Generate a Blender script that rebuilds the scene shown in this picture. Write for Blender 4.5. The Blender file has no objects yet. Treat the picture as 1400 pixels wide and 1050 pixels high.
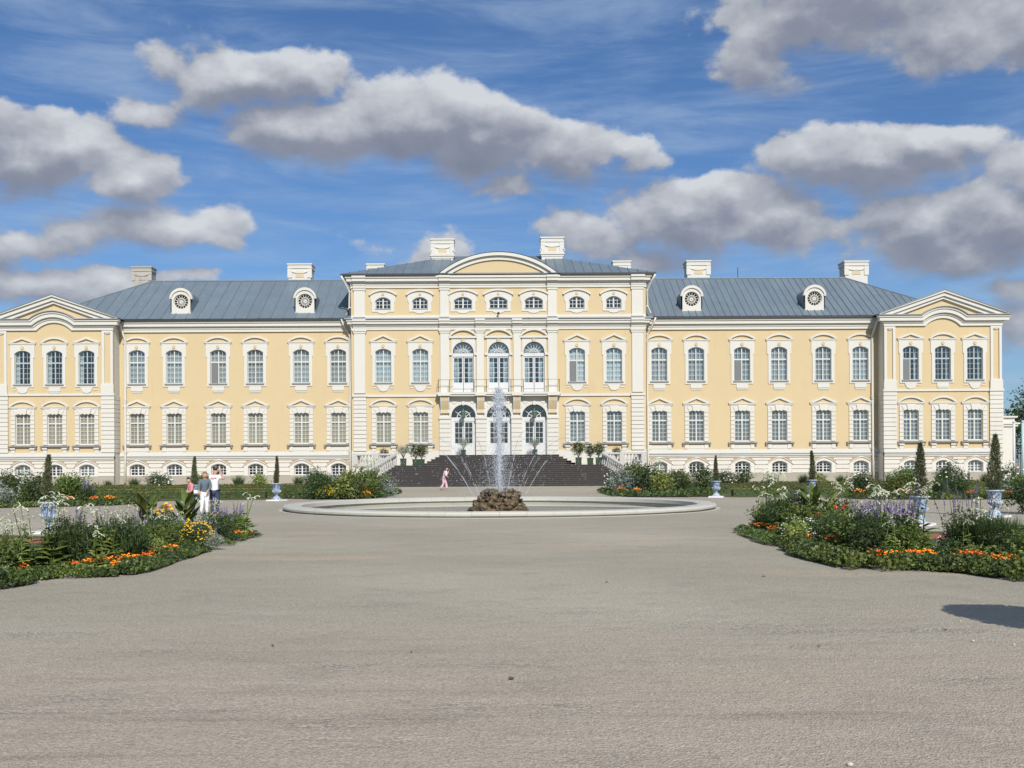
import bpy, bmesh, math, random
from mathutils import Vector, Matrix, noise
from mathutils.geometry import tessellate_polygon
random.seed(7)
R = math.radians
PI = math.pi
scene = bpy.context.scene
COL = scene.collection
F = 1480.0          # focal length in photo pixels
EYE = 1.75          # eye height in metres
HOR = 635.0
# ------------------------------------------------------------------ camera
cd = bpy.data.cameras.new('camera'); cam = bpy.data.objects.new('camera', cd); COL.objects.link(cam)
cd.sensor_width = 36.0; cd.lens = 36.0 * F / 1400.0
cd.shift_x = 17.5 / 1400.0; cd.shift_y = (HOR - 525.0) / 1400.0
cd.clip_start = 0.1; cd.clip_end = 6000
cam.location = (0, 0, EYE)
ROLL = 0.0053
cam.rotation_euler = (Matrix.Rotation(R(90), 3, 'X') @ Matrix.Rotation(-ROLL, 3, 'Z')).to_euler()
scene.camera = cam
# ------------------------------------------------------------------ view
scene.view_settings.view_transform = 'Standard'
scene.view_settings.look = 'None'
scene.view_settings.exposure = 0.0
scene.view_settings.gamma = 1.0
scene.view_settings.use_curve_mapping = False
# ------------------------------------------------------------------ sun
SUN_EL, SUN_AZ = R(36), R(12)     # azimuth measured to the right of straight behind the camera
sd = bpy.data.lights.new('sun', 'SUN'); sun = bpy.data.objects.new('sun', sd); COL.objects.link(sun)
sd.energy = 4.5; sd.angle = R(0.53); sd.color = (1.0, 0.95, 0.87)
sdir = Vector((math.sin(SUN_AZ) * math.cos(SUN_EL), -math.cos(SUN_AZ) * math.cos(SUN_EL), math.sin(SUN_EL)))
sun.rotation_euler = sdir.to_track_quat('Z', 'Y').to_euler()
sun.location = sdir * 200
# ------------------------------------------------------------------ world: physical sky with cloud banks placed by direction
world = bpy.data.worlds.new('World'); scene.world = world; world.use_nodes = True
nt = world.node_tree; nt.nodes.clear()

class NT:
    """small wrapper so node math can be written as calls"""
    def __init__(s, tree): s.t = tree
    def n(s, typ, **kw):
        nd = s.t.nodes.new(typ)
        for k, v in kw.items(): setattr(nd, k, v)
        return nd
    def put(s, sock, val):
        if hasattr(val, 'links') or isinstance(val, bpy.types.NodeSocket): s.t.links.new(val, sock)
        else: sock.default_value = val
    def m(s, op, a, b=None, c=None, clamp=False):
        nd = s.n('ShaderNodeMath', operation=op, use_clamp=clamp)
        s.put(nd.inputs[0], a)
        if b is not None: s.put(nd.inputs[1], b)
        if c is not None: s.put(nd.inputs[2], c)
        return nd.outputs[0]
    def v(s, op, a, b=None):
        nd = s.n('ShaderNodeVectorMath', operation=op)
        s.put(nd.inputs[0], a)
        if b is not None: s.put(nd.inputs[1], b)
        return nd.outputs['Value'] if op in ('LENGTH', 'DOT_PRODUCT') else nd.outputs[0]
    def noise(s, vec, scale, detail=4, rough=0.5, dist=0.0):
        nd = s.n('ShaderNodeTexNoise'); s.put(nd.inputs['Vector'], vec)
        nd.inputs['Scale'].default_value = scale; nd.inputs['Detail'].default_value = detail
        nd.inputs['Roughness'].default_value = rough; nd.inputs['Distortion'].default_value = dist
        return nd.outputs['Fac']
    def rng(s, val, a, b, c=0.0, d=1.0, smooth=True):
        nd = s.n('ShaderNodeMapRange'); nd.interpolation_type = 'SMOOTHSTEP' if smooth else 'LINEAR'
        s.put(nd.inputs[0], val)
        for i, q in enumerate((a, b, c, d)): s.put(nd.inputs[1 + i], q)
        return nd.outputs[0]
    def mix(s, fac, a, b, mode='MIX'):
        nd = s.n('ShaderNodeMix', data_type='RGBA', blend_type=mode)
        s.put(nd.inputs[0], fac); s.put(nd.inputs[6], a); s.put(nd.inputs[7], b)
        return nd.outputs[2]

# cloud banks: centre and radii measured against the horizon point straight ahead (units of focal length / 1480), weight
CL = [(40,218,125,52,1.0),(85,195,95,38,.9),(185,238,66,36,.9),(-20,200,80,52,.9),
      (350,108,105,38,1.0),(290,125,60,36,.9),(430,100,45,30,.7),(205,158,48,22,.42),(245,82,34,26,.35),
      (430,182,120,50,1.0),(560,168,130,58,1.1),(660,190,110,52,1.0),(770,212,95,42,.95),(865,208,46,26,.7),(705,262,48,18,.6),(640,150,70,30,.7),
      (160,312,115,32,.6),(285,308,58,26,.65),(30,335,80,26,.5),(90,392,150,30,.7),(265,376,40,14,.5),(-30,380,80,40,.6),
      (1190,222,135,50,1.05),(1130,218,80,36,.9),(1260,205,70,36,.9),(1320,190,46,22,.6),
      (950,292,105,48,1.05),(1060,300,110,48,1.0),(1010,275,70,36,.8),
      (1260,312,110,52,1.0),(1370,300,110,60,1.0),(1310,345,120,34,.9),(1400,235,60,42,.8),(1480,300,120,70,1.0),
      (1110,25,130,50,.95),(1040,82,52,50,.7),(1290,45,110,58,.9),(1200,-20,160,60,1.0),(1420,40,80,60,.8),
      (592,345,48,24,.5),(530,337,26,12,.12),(825,330,66,28,.6),(905,352,70,20,.5),(762,312,30,20,.2),
      (1395,450,52,40,.5),(1385,390,50,14,.35),
      (-220,160,150,60,1.0),(-160,330,140,45,.8),(1650,180,170,70,1.0),(1600,380,140,40,.7),(300,-160,200,70,1.0),(760,-240,220,80,1.0),(-120,-90,190,70,.9),(1500,-200,200,90,1.0)]
grp = bpy.data.node_groups.new('cloud_banks', 'ShaderNodeTree')
grp.interface.new_socket('P', in_out='INPUT', socket_type='NodeSocketVector')
grp.interface.new_socket('F', in_out='OUTPUT', socket_type='NodeSocketFloat')
g = NT(grp); gi = g.n('NodeGroupInput'); go = g.n('NodeGroupOutput')
acc = None
for (cx, cy, rx, ry, w) in CL:
    c = ((cx - 682.5), (HOR - (cy + 0.0053 * (cx - 682.5))), 0)
    q = g.v('MULTIPLY', g.v('SUBTRACT', gi.outputs[0], c), (1 / rx, 1 / ry, 0))
    f = g.m('MULTIPLY_ADD', g.v('LENGTH', q), -w * .9, w)
    if acc is None: acc = f
    else:
        nd = g.n('ShaderNodeMath', operation='SMOOTH_MAX'); g.put(nd.inputs[0], acc); g.put(nd.inputs[1], f); nd.inputs[2].default_value = 0.22
        acc = nd.outputs[0]
g.put(go.inputs[0], acc)

W = NT(nt)
tc = W.n('ShaderNodeTexCoord').outputs['Generated']
sep = W.n('ShaderNodeSeparateXYZ'); W.put(sep.inputs[0], tc)
dx, dy, dz = sep.outputs
fwd = W.m('MAXIMUM', dy, 0.12)
px = W.m('MULTIPLY', W.m('DIVIDE', dx, fwd), F)
pz = W.m('MULTIPLY', W.m('DIVIDE', dz, fwd), F)
cb = W.n('ShaderNodeCombineXYZ'); W.put(cb.inputs[0], px); W.put(cb.inputs[1], pz)
P = cb.outputs[0]
def grpat(off):
    nd = W.n('ShaderNodeGroup'); nd.node_tree = grp
    W.put(nd.inputs[0], W.v('ADD', P2, off)); return nd.outputs[0]
# domain warp gives ragged outlines
ns = W.n('ShaderNodeMapping'); ns.inputs['Scale'].default_value = (1, 1, 1.5); W.put(ns.inputs[0], tc)
ndir = ns.outputs[0]
wn = W.n('ShaderNodeTexNoise'); W.put(wn.inputs['Vector'], ndir); wn.inputs['Scale'].default_value = 14; wn.inputs['Detail'].default_value = 5
wv = W.v('MULTIPLY', W.v('SUBTRACT', wn.outputs['Color'], (.5, .5, .5)), (90, 60, 0))
P2 = W.v('ADD', P, wv)
B0 = grpat((0, 0, 0)); B1 = grpat((8, 34, 0))
N0 = W.noise(ndir, 21, 9, 0.56)
N1 = W.noise(W.v('ADD', ndir, (0.006, 0.0, 0.016)), 21, 7, 0.54)
NL = W.noise(ndir, 9, 5, 0.5); NL1 = W.noise(W.v('ADD', ndir, (0.012, 0.0, 0.035)), 9, 5, 0.5)
field = W.m('MULTIPLY_ADD', W.m('SUBTRACT', N0, 0.5), 1.25, B0)
# elsewhere in the sky the same kind of cloud continues
side = W.rng(dy, 0.62, 0.45)
gen = W.m('MULTIPLY_ADD', W.m('SUBTRACT', NL, 0.5), 3.2, -0.15)
gen = W.m('MULTIPLY_ADD', W.m('SUBTRACT', N0, 0.5), 1.0, gen)
fmix = W.n('ShaderNodeMix', data_type='FLOAT'); W.put(fmix.inputs[0], side); W.put(fmix.inputs[2], field); W.put(fmix.inputs[3], gen)
field = fmix.outputs[0]
sh = W.m('MULTIPLY_ADD', W.m('SUBTRACT', B0, B1), 0.62, 0.43)
sh = W.m('MULTIPLY_ADD', W.m('SUBTRACT', N0, N1), 1.05, sh)
sh = W.m('MULTIPLY_ADD', W.m('SUBTRACT', NL, NL1), 0.9, sh)
sh = W.m('ADD', sh, W.rng(field, 0.05, 0.9, 0.12, -0.10))
mask = W.rng(field, -0.10, W.rng(sh, 0.30, 0.70, 0.46, 0.16))
ramp = W.n('ShaderNodeValToRGB'); W.put(ramp.inputs[0], sh)
cr = ramp.color_ramp
cr.elements[0].position = 0.0; cr.elements[0].color = (0.21, 0.235, 0.31, 1)
cr.elements[1].position = 1.0; cr.elements[1].color = (0.66, 0.685, 0.725, 1)
e = cr.elements.new(0.35); e.color = (0.262, 0.285, 0.355, 1)
e = cr.elements.new(0.62); e.color = (0.41, 0.435, 0.49, 1)
sky = W.n('ShaderNodeTexSky', sky_type='NISHITA', sun_disc=False)
sky.sun_elevation = SUN_EL; sky.sun_rotation = R(180) - SUN_AZ
sky.air_density = 1.0; sky.dust_density = 0.6; sky.ozone_density = 2.0; sky.altitude = 0
SKY_S = 0.1
# thin cirrus veil
cm = W.n('ShaderNodeMapping'); cm.inputs['Rotation'].default_value = (0, R(18), 0); cm.inputs['Scale'].default_value = (2.2, 2.2, 13); W.put(cm.inputs[0], tc)
cirr = W.m('MULTIPLY', W.rng(W.noise(cm.outputs[0], 2.4, 8, 0.62, 0.4), 0.37, 0.78), 0.55)
hz = W.rng(dz, 0.30, -0.02, 0.0, 0.10)
skyc = W.mix(1.0, sky.outputs[0], (.50, .70, .96, 1), 'MULTIPLY')
skyc = W.mix(cirr, skyc, (4.0, 5.2, 7.0, 1))
skyc = W.mix(hz, skyc, (3.4, 5.2, 7.4, 1))
cc = W.mix(1.0, ramp.outputs[0], (10, 10, 10, 1), 'MULTIPLY')
tot = W.mix(W.m('MULTIPLY', mask, 0.96), skyc, cc)
bg = W.n('ShaderNodeBackground'); W.put(bg.inputs[0], tot); bg.inputs[1].default_value = SKY_S
wo = W.n('ShaderNodeOutputWorld'); W.put(wo.inputs[0], bg.outputs[0])
world.cycles.sampling_method = 'MANUAL'; world.cycles.sample_map_resolution = 512

# ------------------------------------------------------------------ materials
MATS = {}
def newmat(name):
    m = bpy.data.materials.new(name); m.use_nodes = True
    t = NT(m.node_tree); b = m.node_tree.nodes['Principled BSDF']; MATS[name] = m
    return m, t, b
def objco(t, scale=(1, 1, 1), world_space=True):
    src = t.n('ShaderNodeNewGeometry').outputs['Position'] if world_space else t.n('ShaderNodeTexCoord').outputs['Object']
    mp = t.n('ShaderNodeMapping'); t.put(mp.inputs[0], src); mp.inputs['Scale'].default_value = scale
    return mp.outputs[0]
def bump(t, b, h, dist=0.01, strength=0.5):
    nd = t.n('ShaderNodeBump'); nd.inputs['Strength'].default_value = strength; nd.inputs['Distance'].default_value = dist
    t.put(nd.inputs['Height'], h); t.put(b.inputs['Normal'], nd.outputs[0])
def c4(c): return (c[0], c[1], c[2], 1)
def plaster(name, col, var=0.10, dirt=(.45, .40, .33), dirt_amt=.35, rough=.85, scale=1.0):
    m, t, b = newmat(name)
    p = objco(t)
    n1 = t.noise(p, 0.35 * scale, 5, .6); n2 = t.noise(objco(t, (1.6, 1.6, .25)), 1.1 * scale, 6, .65); n3 = t.noise(p, 14 * scale, 3, .6)
    lo = tuple(x * (1 - var) for x in col); hi = tuple(min(1, x * (1 + var * .6)) for x in col)
    c = t.mix(n1, c4(lo), c4(hi))
    c = t.mix(t.m('MULTIPLY', t.rng(n2, .55, .80), dirt_amt), c, c4(tuple(a * d * 1.6 for a, d in zip(col, dirt))))
    t.put(b.inputs['Base Color'], c); b.inputs['Roughness'].default_value = rough
    bump(t, b, n3, .004, .4)
    return m
plaster('yellow_plaster', (.575, .458, .272), .07, (.50, .42, .34), .30)
plaster('white_stucco', (.615, .602, .552), .06, (.5, .46, .38), .28)
plaster('white_rustic', (.625, .603, .545), .07, (.5, .44, .34), .35)
plaster('joint_shade', (.38, .30, .20), .08)
plaster('plinth_stone', (.36, .33, .27), .18, (.4, .38, .33), .6)
plaster('console_tan', (.60, .49, .31), .15, (.5, .4, .3), .5)
plaster('weathered_chimney', (.42, .40, .35), .3, (.3, .28, .25), .8)
plaster('grey_sill', (.24, .235, .225), .15)
plaster('sheet_lead', (.33, .35, .36), .12, rough=.55)
plaster('balustrade_stone', (.50, .49, .46), .12, (.4, .38, .33), .6)
plaster('coping_stone', (.52, .51, .45), .14, (.42, .40, .30), .6)
plaster('basin_inner', (.34, .335, .28), .2, (.3, .28, .2), .8)
plaster('interior_shade', (.03, .03, .028), .2)  # near-black tone stands in for the shade of unlit rooms
plaster('window_paint', (.60, .61, .57), .05)
plaster('grey_green_paint', (.42, .46, .45), .06)
plaster('door_paint', (.60, .61, .61), .05)
plaster('red_brick_grit', (.36, .115, .062), .2, (.5, .4, .3), .4)
plaster('tub_green', (.035, .065, .035), .2)
plaster('path_slab', (.62, .63, .62), .1)
def metal_roof(name, col):
    m, t, b = newmat(name)
    p = objco(t)
    n1 = t.noise(p, .5, 6, .65); n2 = t.noise(objco(t, (2.5, .5, .5)), 1.3, 5, .6)
    gi_ = t.n('ShaderNodeObjectInfo').outputs['Random']
    c = t.mix(n1, c4([x * .78 for x in col]), c4([x * 1.18 for x in col]))
    c = t.mix(t.m('MULTIPLY', t.rng(n2, .5, .8), .4), c, (.33, .35, .34, 1))
    c = t.mix(t.m('MULTIPLY', gi_, .28), c, c4([x * .72 for x in col]))
    t.put(b.inputs['Base Color'], c); b.inputs['Roughness'].default_value = .5; b.inputs['Metallic'].default_value = .15
    bump(t, b, t.noise(p, 1.8, 4, .6), .03, .35)
    return m
metal_roof('roof_sheet', (.178, .228, .268))
def simple(name, col, rough=.7, var=.15, scale=6, metal=0, spec=.5, tr=0):
    m, t, b = newmat(name)
    n = t.noise(objco(t), scale, 4, .6)
    if name.startswith('curtain'): n = t.m('ADD', t.m('MULTIPLY', n, .5), t.m('MULTIPLY', t.n('ShaderNodeObjectInfo').outputs['Random'], .5)); var = .30
    t.put(b.inputs['Base Color'], t.mix(n, c4([x * (1 - var) for x in col]), c4([x * (1 + var) for x in col])))
    b.inputs['Roughness'].default_value = rough; b.inputs['Metallic'].default_value = metal
    return m
simple('gutter_metal', (.03, .032, .035), .5)
simple('dark_iron', (.035, .038, .035), .5)
simple('pipe_paint', (.62, .60, .54), .5, .08)
simple('lantern_green', (.08, .13, .10), .5)
simple('dark_step', (.030, .026, .025), .75, .35, 3)
simple('step_tread', (.095, .085, .08), .8, .4, 3)
simple('curtain_pale', (.36, .39, .40), .9, .12, 5)
simple('curtain_tan', (.40, .33, .24), .9, .12, 5)
simple('curtain_lace', (.27, .30, .32), .9, .25, 7)
simple('curtain_blue', (.50, .58, .60), .9, .12, 5)
simple('sash_gap_grey', (.16, .17, .17), .7)
simple('skin', (.52, .31, .22), .6, .06)
simple('hair_dark', (.03, .018, .012), .6)
simple('hair_blond', (.20, .11, .05), .6)
simple('cloth_white', (.78, .77, .80), .9, .04)
simple('cloth_red', (.45, .04, .05), .9)
simple('denim_dark', (.045, .06, .12), .9, .25, 30)
simple('denim_grey', (.12, .16, .19), .9, .25, 30)
simple('cloth_pink', (.72, .25, .34), .9, .1)
simple('cloth_pale_pink', (.62, .42, .48), .9, .1)
simple('shoe_grey', (.25, .24, .24), .8)
simple('camera_black', (.02, .02, .02), .4)
simple('soil', (.07, .05, .035), .95, .3, 8)
simple('bark', (.10, .075, .05), .9, .3, 8)
simple('old_timber', (.16, .13, .10), .9, .2, 8)
simple('leaf_litter', (.13, .075, .035), .9)
simple('pebble_pale', (.42, .39, .35), .8, .3, 40)
simple('pebble_white', (.52, .50, .47), .8)
simple('grit_grey', (.25, .22, .185), .9, .5, 60)
simple('flag_pole', (.42, .60, .60), .5)
# rock
m, t, b = newmat('brown_rock')
p = objco(t); n1 = t.noise(p, 3.5, 8, .7); n2 = t.noise(p, 18, 5, .7)
rnd = t.n('ShaderNodeObjectInfo').outputs['Random']
c = t.mix(t.rng(n1, .3, .7), (.030, .020, .010, 1), (.17, .115, .06, 1)); c = t.mix(t.m('MULTIPLY', rnd, .45), c, (.15, .12, .065, 1))
t.put(b.inputs['Base Color'], c); b.inputs['Roughness'].default_value = .38; bump(t, b, t.m('ADD', n1, t.m('MULTIPLY', n2, .4)), .05, .9)
# glass: partly see-through, partly mirror
m, t, b = newmat('window_glass')
m.node_tree.nodes.remove(b)
out = [n for n in m.node_tree.nodes if n.type == 'OUTPUT_MATERIAL'][0]
tr = t.n('ShaderNodeBsdfTransparent'); tr.inputs[0].default_value = (.86, .90, .90, 1)
gl = t.n('ShaderNodeBsdfGlossy'); gl.inputs['Roughness'].default_value = .04; gl.inputs[0].default_value = (.9, .95, 1, 1)
mx = t.n('ShaderNodeMixShader'); fr = t.n('ShaderNodeFresnel'); fr.inputs[0].default_value = 1.5
t.put(mx.inputs[0], t.m('MULTIPLY_ADD', fr.outputs[0], 1.6, .05)); t.put(mx.inputs[1], tr.outputs[0]); t.put(mx.inputs[2], gl.outputs[0])
nb = t.n('ShaderNodeBump'); nb.inputs['Distance'].default_value = .02; nb.inputs['Strength'].default_value = .35
t.put(nb.inputs['Height'], t.noise(objco(t), 1.6, 2, .5)); t.put(gl.inputs['Normal'], nb.outputs[0])
t.put(out.inputs[0], mx.outputs[0])
# water of the basin
m, t, b = newmat('pool_water')
b.inputs['Base Color'].default_value = (.055, .062, .055, 1); b.inputs['Roughness'].default_value = .16
bump(t, b, t.m('ADD', t.noise(objco(t, (1, .35, 1)), 5, 4, .6), t.m('MULTIPLY', t.noise(objco(t), 18, 3, .6), .4)), .05, .8)
# spray
def spray(name, amt):
    m, t, b = newmat(name); m.node_tree.nodes.remove(b)
    out = [n for n in m.node_tree.nodes if n.type == 'OUTPUT_MATERIAL'][0]
    d = t.n('ShaderNodeBsdfDiffuse'); d.inputs[0].default_value = (.86, .89, .93, 1)
    tl = t.n('ShaderNodeBsdfTranslucent'); tl.inputs[0].default_value = (.8, .86, .92, 1)
    gl = t.n('ShaderNodeBsdfGlossy'); gl.inputs['Roughness'].default_value = .15
    a = t.n('ShaderNodeMixShader'); a.inputs[0].default_value = .35; t.put(a.inputs[1], d.outputs[0]); t.put(a.inputs[2], tl.outputs[0])
    c_ = t.n('ShaderNodeMixShader'); c_.inputs[0].default_value = .2; t.put(c_.inputs[1], a.outputs[0]); t.put(c_.inputs[2], gl.outputs[0])
    tr = t.n('ShaderNodeBsdfTransparent'); mx = t.n('ShaderNodeMixShader'); mx.inputs[0].default_value = amt
    t.put(mx.inputs[1], tr.outputs[0]); t.put(mx.inputs[2], c_.outputs[0]); t.put(out.inputs[0], mx.outputs[0])
spray('spray', .55); spray('jet_core', .42); spray('mist_drop', .32)
# gravel
m, t, b = newmat('gravel')
p = objco(t)
vor = t.n('ShaderNodeTexVoronoi'); t.put(vor.inputs['Vector'], p); vor.inputs['Scale'].default_value = 60
vor2 = t.n('ShaderNodeTexVoronoi'); t.put(vor2.inputs['Vector'], p); vor2.inputs['Scale'].default_value = 34
def grey(col):
    bw = t.n('ShaderNodeRGBToBW'); t.put(bw.inputs[0], col); return bw.outputs[0]
n_big = t.noise(p, .11, 5, .55); n_mid = t.noise(p, .9, 6, .65); n_f = t.noise(p, 30, 5, .8); n_ff = t.noise(p, 90, 3, .8)
c = t.mix(t.rng(n_big, .35, .68), (.395, .362, .278, 1), (.515, .475, .375, 1))
sepp = t.n('ShaderNodeSeparateXYZ'); t.put(sepp.inputs[0], t.n('ShaderNodeNewGeometry').outputs['Position'])
Yc = t.m('ADD', sepp.outputs[1], t.m('MULTIPLY', t.m('SUBTRACT', t.noise(objco(t, (.5, 1, 1)), .5, 5, .65), .5), 9))
walked = t.rng(Yc, 13.5, 7.5)                      # the cross walk near the viewer is finer, pinker grit
c = t.mix(t.m('MULTIPLY', walked, .9), c, (.495, .415, .33, 1))
tan = t.rng(t.noise(objco(t, (.25, .6, 1)), .55, 5, .6), .56, .72)     # trodden sandy patches
c = t.mix(t.m('MULTIPLY', tan, .85), c, (.545, .445, .315, 1))
coarse = t.rng(t.noise(objco(t, (.38, .8, 1)), .62, 6, .7), .50, .72)  # drifts of coarser, greyer stones
near_ = t.rng(sepp.outputs[1], 16, 10); coarse = t.m('MULTIPLY', coarse, near_)
c = t.mix(t.m('MULTIPLY', coarse, .6), c, (.33, .295, .255, 1))
streak = t.noise(objco(t, (.10, 1.3, 1)), 1.6, 7, .72, .5)   # rake and wheel marks along the cross walk
c = t.mix(t.m('MULTIPLY', t.m('MULTIPLY', t.rng(streak, .50, .70), walked), .60), c, (.30, .245, .195, 1))
c = t.mix(t.m('MULTIPLY', t.rng(t.noise(objco(t, (.14, 1.8, 1)), 2.0, 6, .7, .4), .50, .68), t.m('MULTIPLY', walked, .5)), c, (.55, .485, .40, 1))
c = t.mix(t.m('MULTIPLY', t.rng(n_mid, .48, .72), .5), c, (.34, .30, .245, 1))
far = t.rng(sepp.outputs[1], 26, 40); c = t.mix(t.m('MULTIPLY', far, .55), c, (.42, .375, .30, 1))
gv = t.mix(t.rng(n_f, .3, .7), (.74, .74, .74, 1), (1.20, 1.19, 1.17, 1)); c = t.mix(.9, c, gv, 'MULTIPLY')
gv = t.mix(t.rng(n_ff, .32, .68), (.70, .69, .68, 1), (1.25, 1.25, 1.25, 1)); c = t.mix(.8, c, gv, 'MULTIPLY')
def tone(v, a, b_): return t.mix(v, (a, a, a, 1), (b_, b_, b_, 1))
c = t.mix(.8, c, tone(grey(vor.outputs['Color']), .68, 1.25), 'MULTIPLY')
c = t.mix(coarse, c, t.mix(1.0, c, tone(t.rng(grey(vor2.outputs['Color']), .2, .8), .60, 1.40), 'MULTIPLY'))
clod = t.rng(t.noise(p, 7.0, 5, .7), .60, .72)
c = t.mix(t.m('MULTIPLY', clod, .45), c, (.24, .205, .165, 1))
t.put(b.inputs['Base Color'], c); b.inputs['Roughness'].default_value = .95
hh = t.m('ADD', t.m('MULTIPLY', vor.outputs['Distance'], .8), t.m('MULTIPLY', n_f, 1.0)); hh = t.m('ADD', hh, t.m('MULTIPLY', t.noise(p, 3.5, 5, .7), 2.4))
hh = t.m('ADD', hh, t.m('MULTIPLY', t.m('MULTIPLY', vor2.outputs['Distance'], coarse), -2.5))
bump(t, b, hh, .016, .8)
# lawn
m, t, b = newmat('lawn_turf')
p = objco(t)
c = t.mix(t.noise(p, .8, 6, .7), (.058, .082, .022, 1), (.115, .13, .045, 1)); c = t.mix(t.m('MULTIPLY', t.noise(p, 40, 3, .7), .5), c, (.15, .15, .06, 1))
t.put(b.inputs['Base Color'], c); b.inputs['Roughness'].default_value = .9; bump(t, b, t.noise(p, 45, 4, .8), .03, 1)
# foliage: colour varies from leaf to leaf
def foliage(name, c1, c2, c3=None, rough=.55, transl=.25):
    m, t, b = newmat(name)
    out = [n for n in m.node_tree.nodes if n.type == 'OUTPUT_MATERIAL'][0]
    geo = t.n('ShaderNodeNewGeometry'); r = geo.outputs['Random Per Island']
    rp = t.n('ShaderNodeValToRGB'); t.put(rp.inputs[0], r)
    rp.color_ramp.elements[0].color = c4(c1); rp.color_ramp.elements[1].color = c4(c3 or c2)
    e = rp.color_ramp.elements.new(.6); e.color = c4(c2)
    n = t.noise(objco(t), 1.7, 3, .6)
    ob = t.n('ShaderNodeObjectInfo').outputs['Random']
    c = t.mix(t.m('MULTIPLY', t.rng(n, .35, .7), .35), rp.outputs[0], c4([x * .6 for x in c1]))
    hs = t.n('ShaderNodeHueSaturation'); t.put(hs.inputs['Color'], c); t.put(hs.inputs['Value'], t.m('MULTIPLY_ADD', ob, .5, 1.15)); t.put(hs.inputs['Hue'], t.m('MULTIPLY_ADD', ob, .03, .485))
    t.put(b.inputs['Base Color'], hs.outputs[0]); b.inputs['Roughness'].default_value = rough
    tl = t.n('ShaderNodeBsdfTranslucent'); t.put(tl.inputs[0], hs.outputs[0])
    mx = t.n('ShaderNodeMixShader'); mx.inputs[0].default_value = transl; t.put(mx.inputs[1], b.outputs[0]); t.put(mx.inputs[2], tl.outputs[0])
    t.put(out.inputs[0], mx.outputs[0])
foliage('leaf_dark', (.020, .040, .012), (.042, .072, .020), (.085, .12, .034))
foliage('leaf_mid', (.045, .078, .013), (.095, .135, .026), (.18, .20, .05))
foliage('leaf_pale', (.12, .17, .035), (.20, .25, .055), (.30, .32, .10))
foliage('leaf_yellow', (.26, .28, .06), (.34, .34, .09), (.40, .38, .14))
foliage('leaf_silver', (.13, .16, .12), (.24, .28, .23), (.34, .37, .32))
foliage('leaf_feather', (.030, .060, .018), (.060, .098, .030), (.11, .15, .052))
foliage('leaf_bronze', (.09, .05, .03), (.13, .08, .04), (.10, .11, .035))
foliage('cypress_green', (.05, .06, .026), (.085, .10, .042), (.14, .145, .07))
foliage('box_green', (.085, .085, .016), (.14, .132, .028), (.20, .175, .042))
foliage('tree_green', (.020, .036, .012), (.038, .060, .018), (.06, .085, .028))
def bloom(name, c1, c2):
    foliage(name, c1, c2, c2, .7, .2)
bloom('bloom_orange', (.80, .14, .012), (.95, .28, .02))
bloom('bloom_amber', (.85, .33, .02), (.95, .48, .04))
bloom('bloom_yellow', (.62, .38, .02), (.75, .52, .05))
bloom('bloom_red', (.55, .02, .02), (.65, .07, .05))
bloom('bloom_purple', (.12, .085, .24), (.24, .17, .40))
bloom('bloom_white', (.75, .76, .66), (.85, .85, .80))
bloom('bloom_cream', (.36, .38, .24), (.58, .60, .46))
# blue and white glazed urn
m, t, b = newmat('delft_glaze')
p = objco(t, (1, 1, 1), False)
n = t.noise(p, 14, 4, .55, 1.2); vv = t.n('ShaderNodeTexVoronoi', feature='DISTANCE_TO_EDGE'); t.put(vv.inputs['Vector'], p); vv.inputs['Scale'].default_value = 13
f1 = t.rng(n, .50, .56); f2 = t.rng(vv.outputs['Distance'], .10, .05)
c = t.mix(f1, (.40, .46, .53, 1), (.05, .09, .21, 1)); c = t.mix(t.m('MULTIPLY', f2, .75), c, (.06, .115, .27, 1))
t.put(b.inputs['Base Color'], c); b.inputs['Roughness'].default_value = .25
m, t, b = newmat('glaze_white')
n = t.noise(objco(t, (1, 1, 1), False), 12, 3, .5)
t.put(b.inputs['Base Color'], t.mix(t.rng(n, .5, .6), (.46, .52, .58, 1), (.16, .24, .38, 1))); b.inputs['Roughness'].default_value = .3

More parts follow.
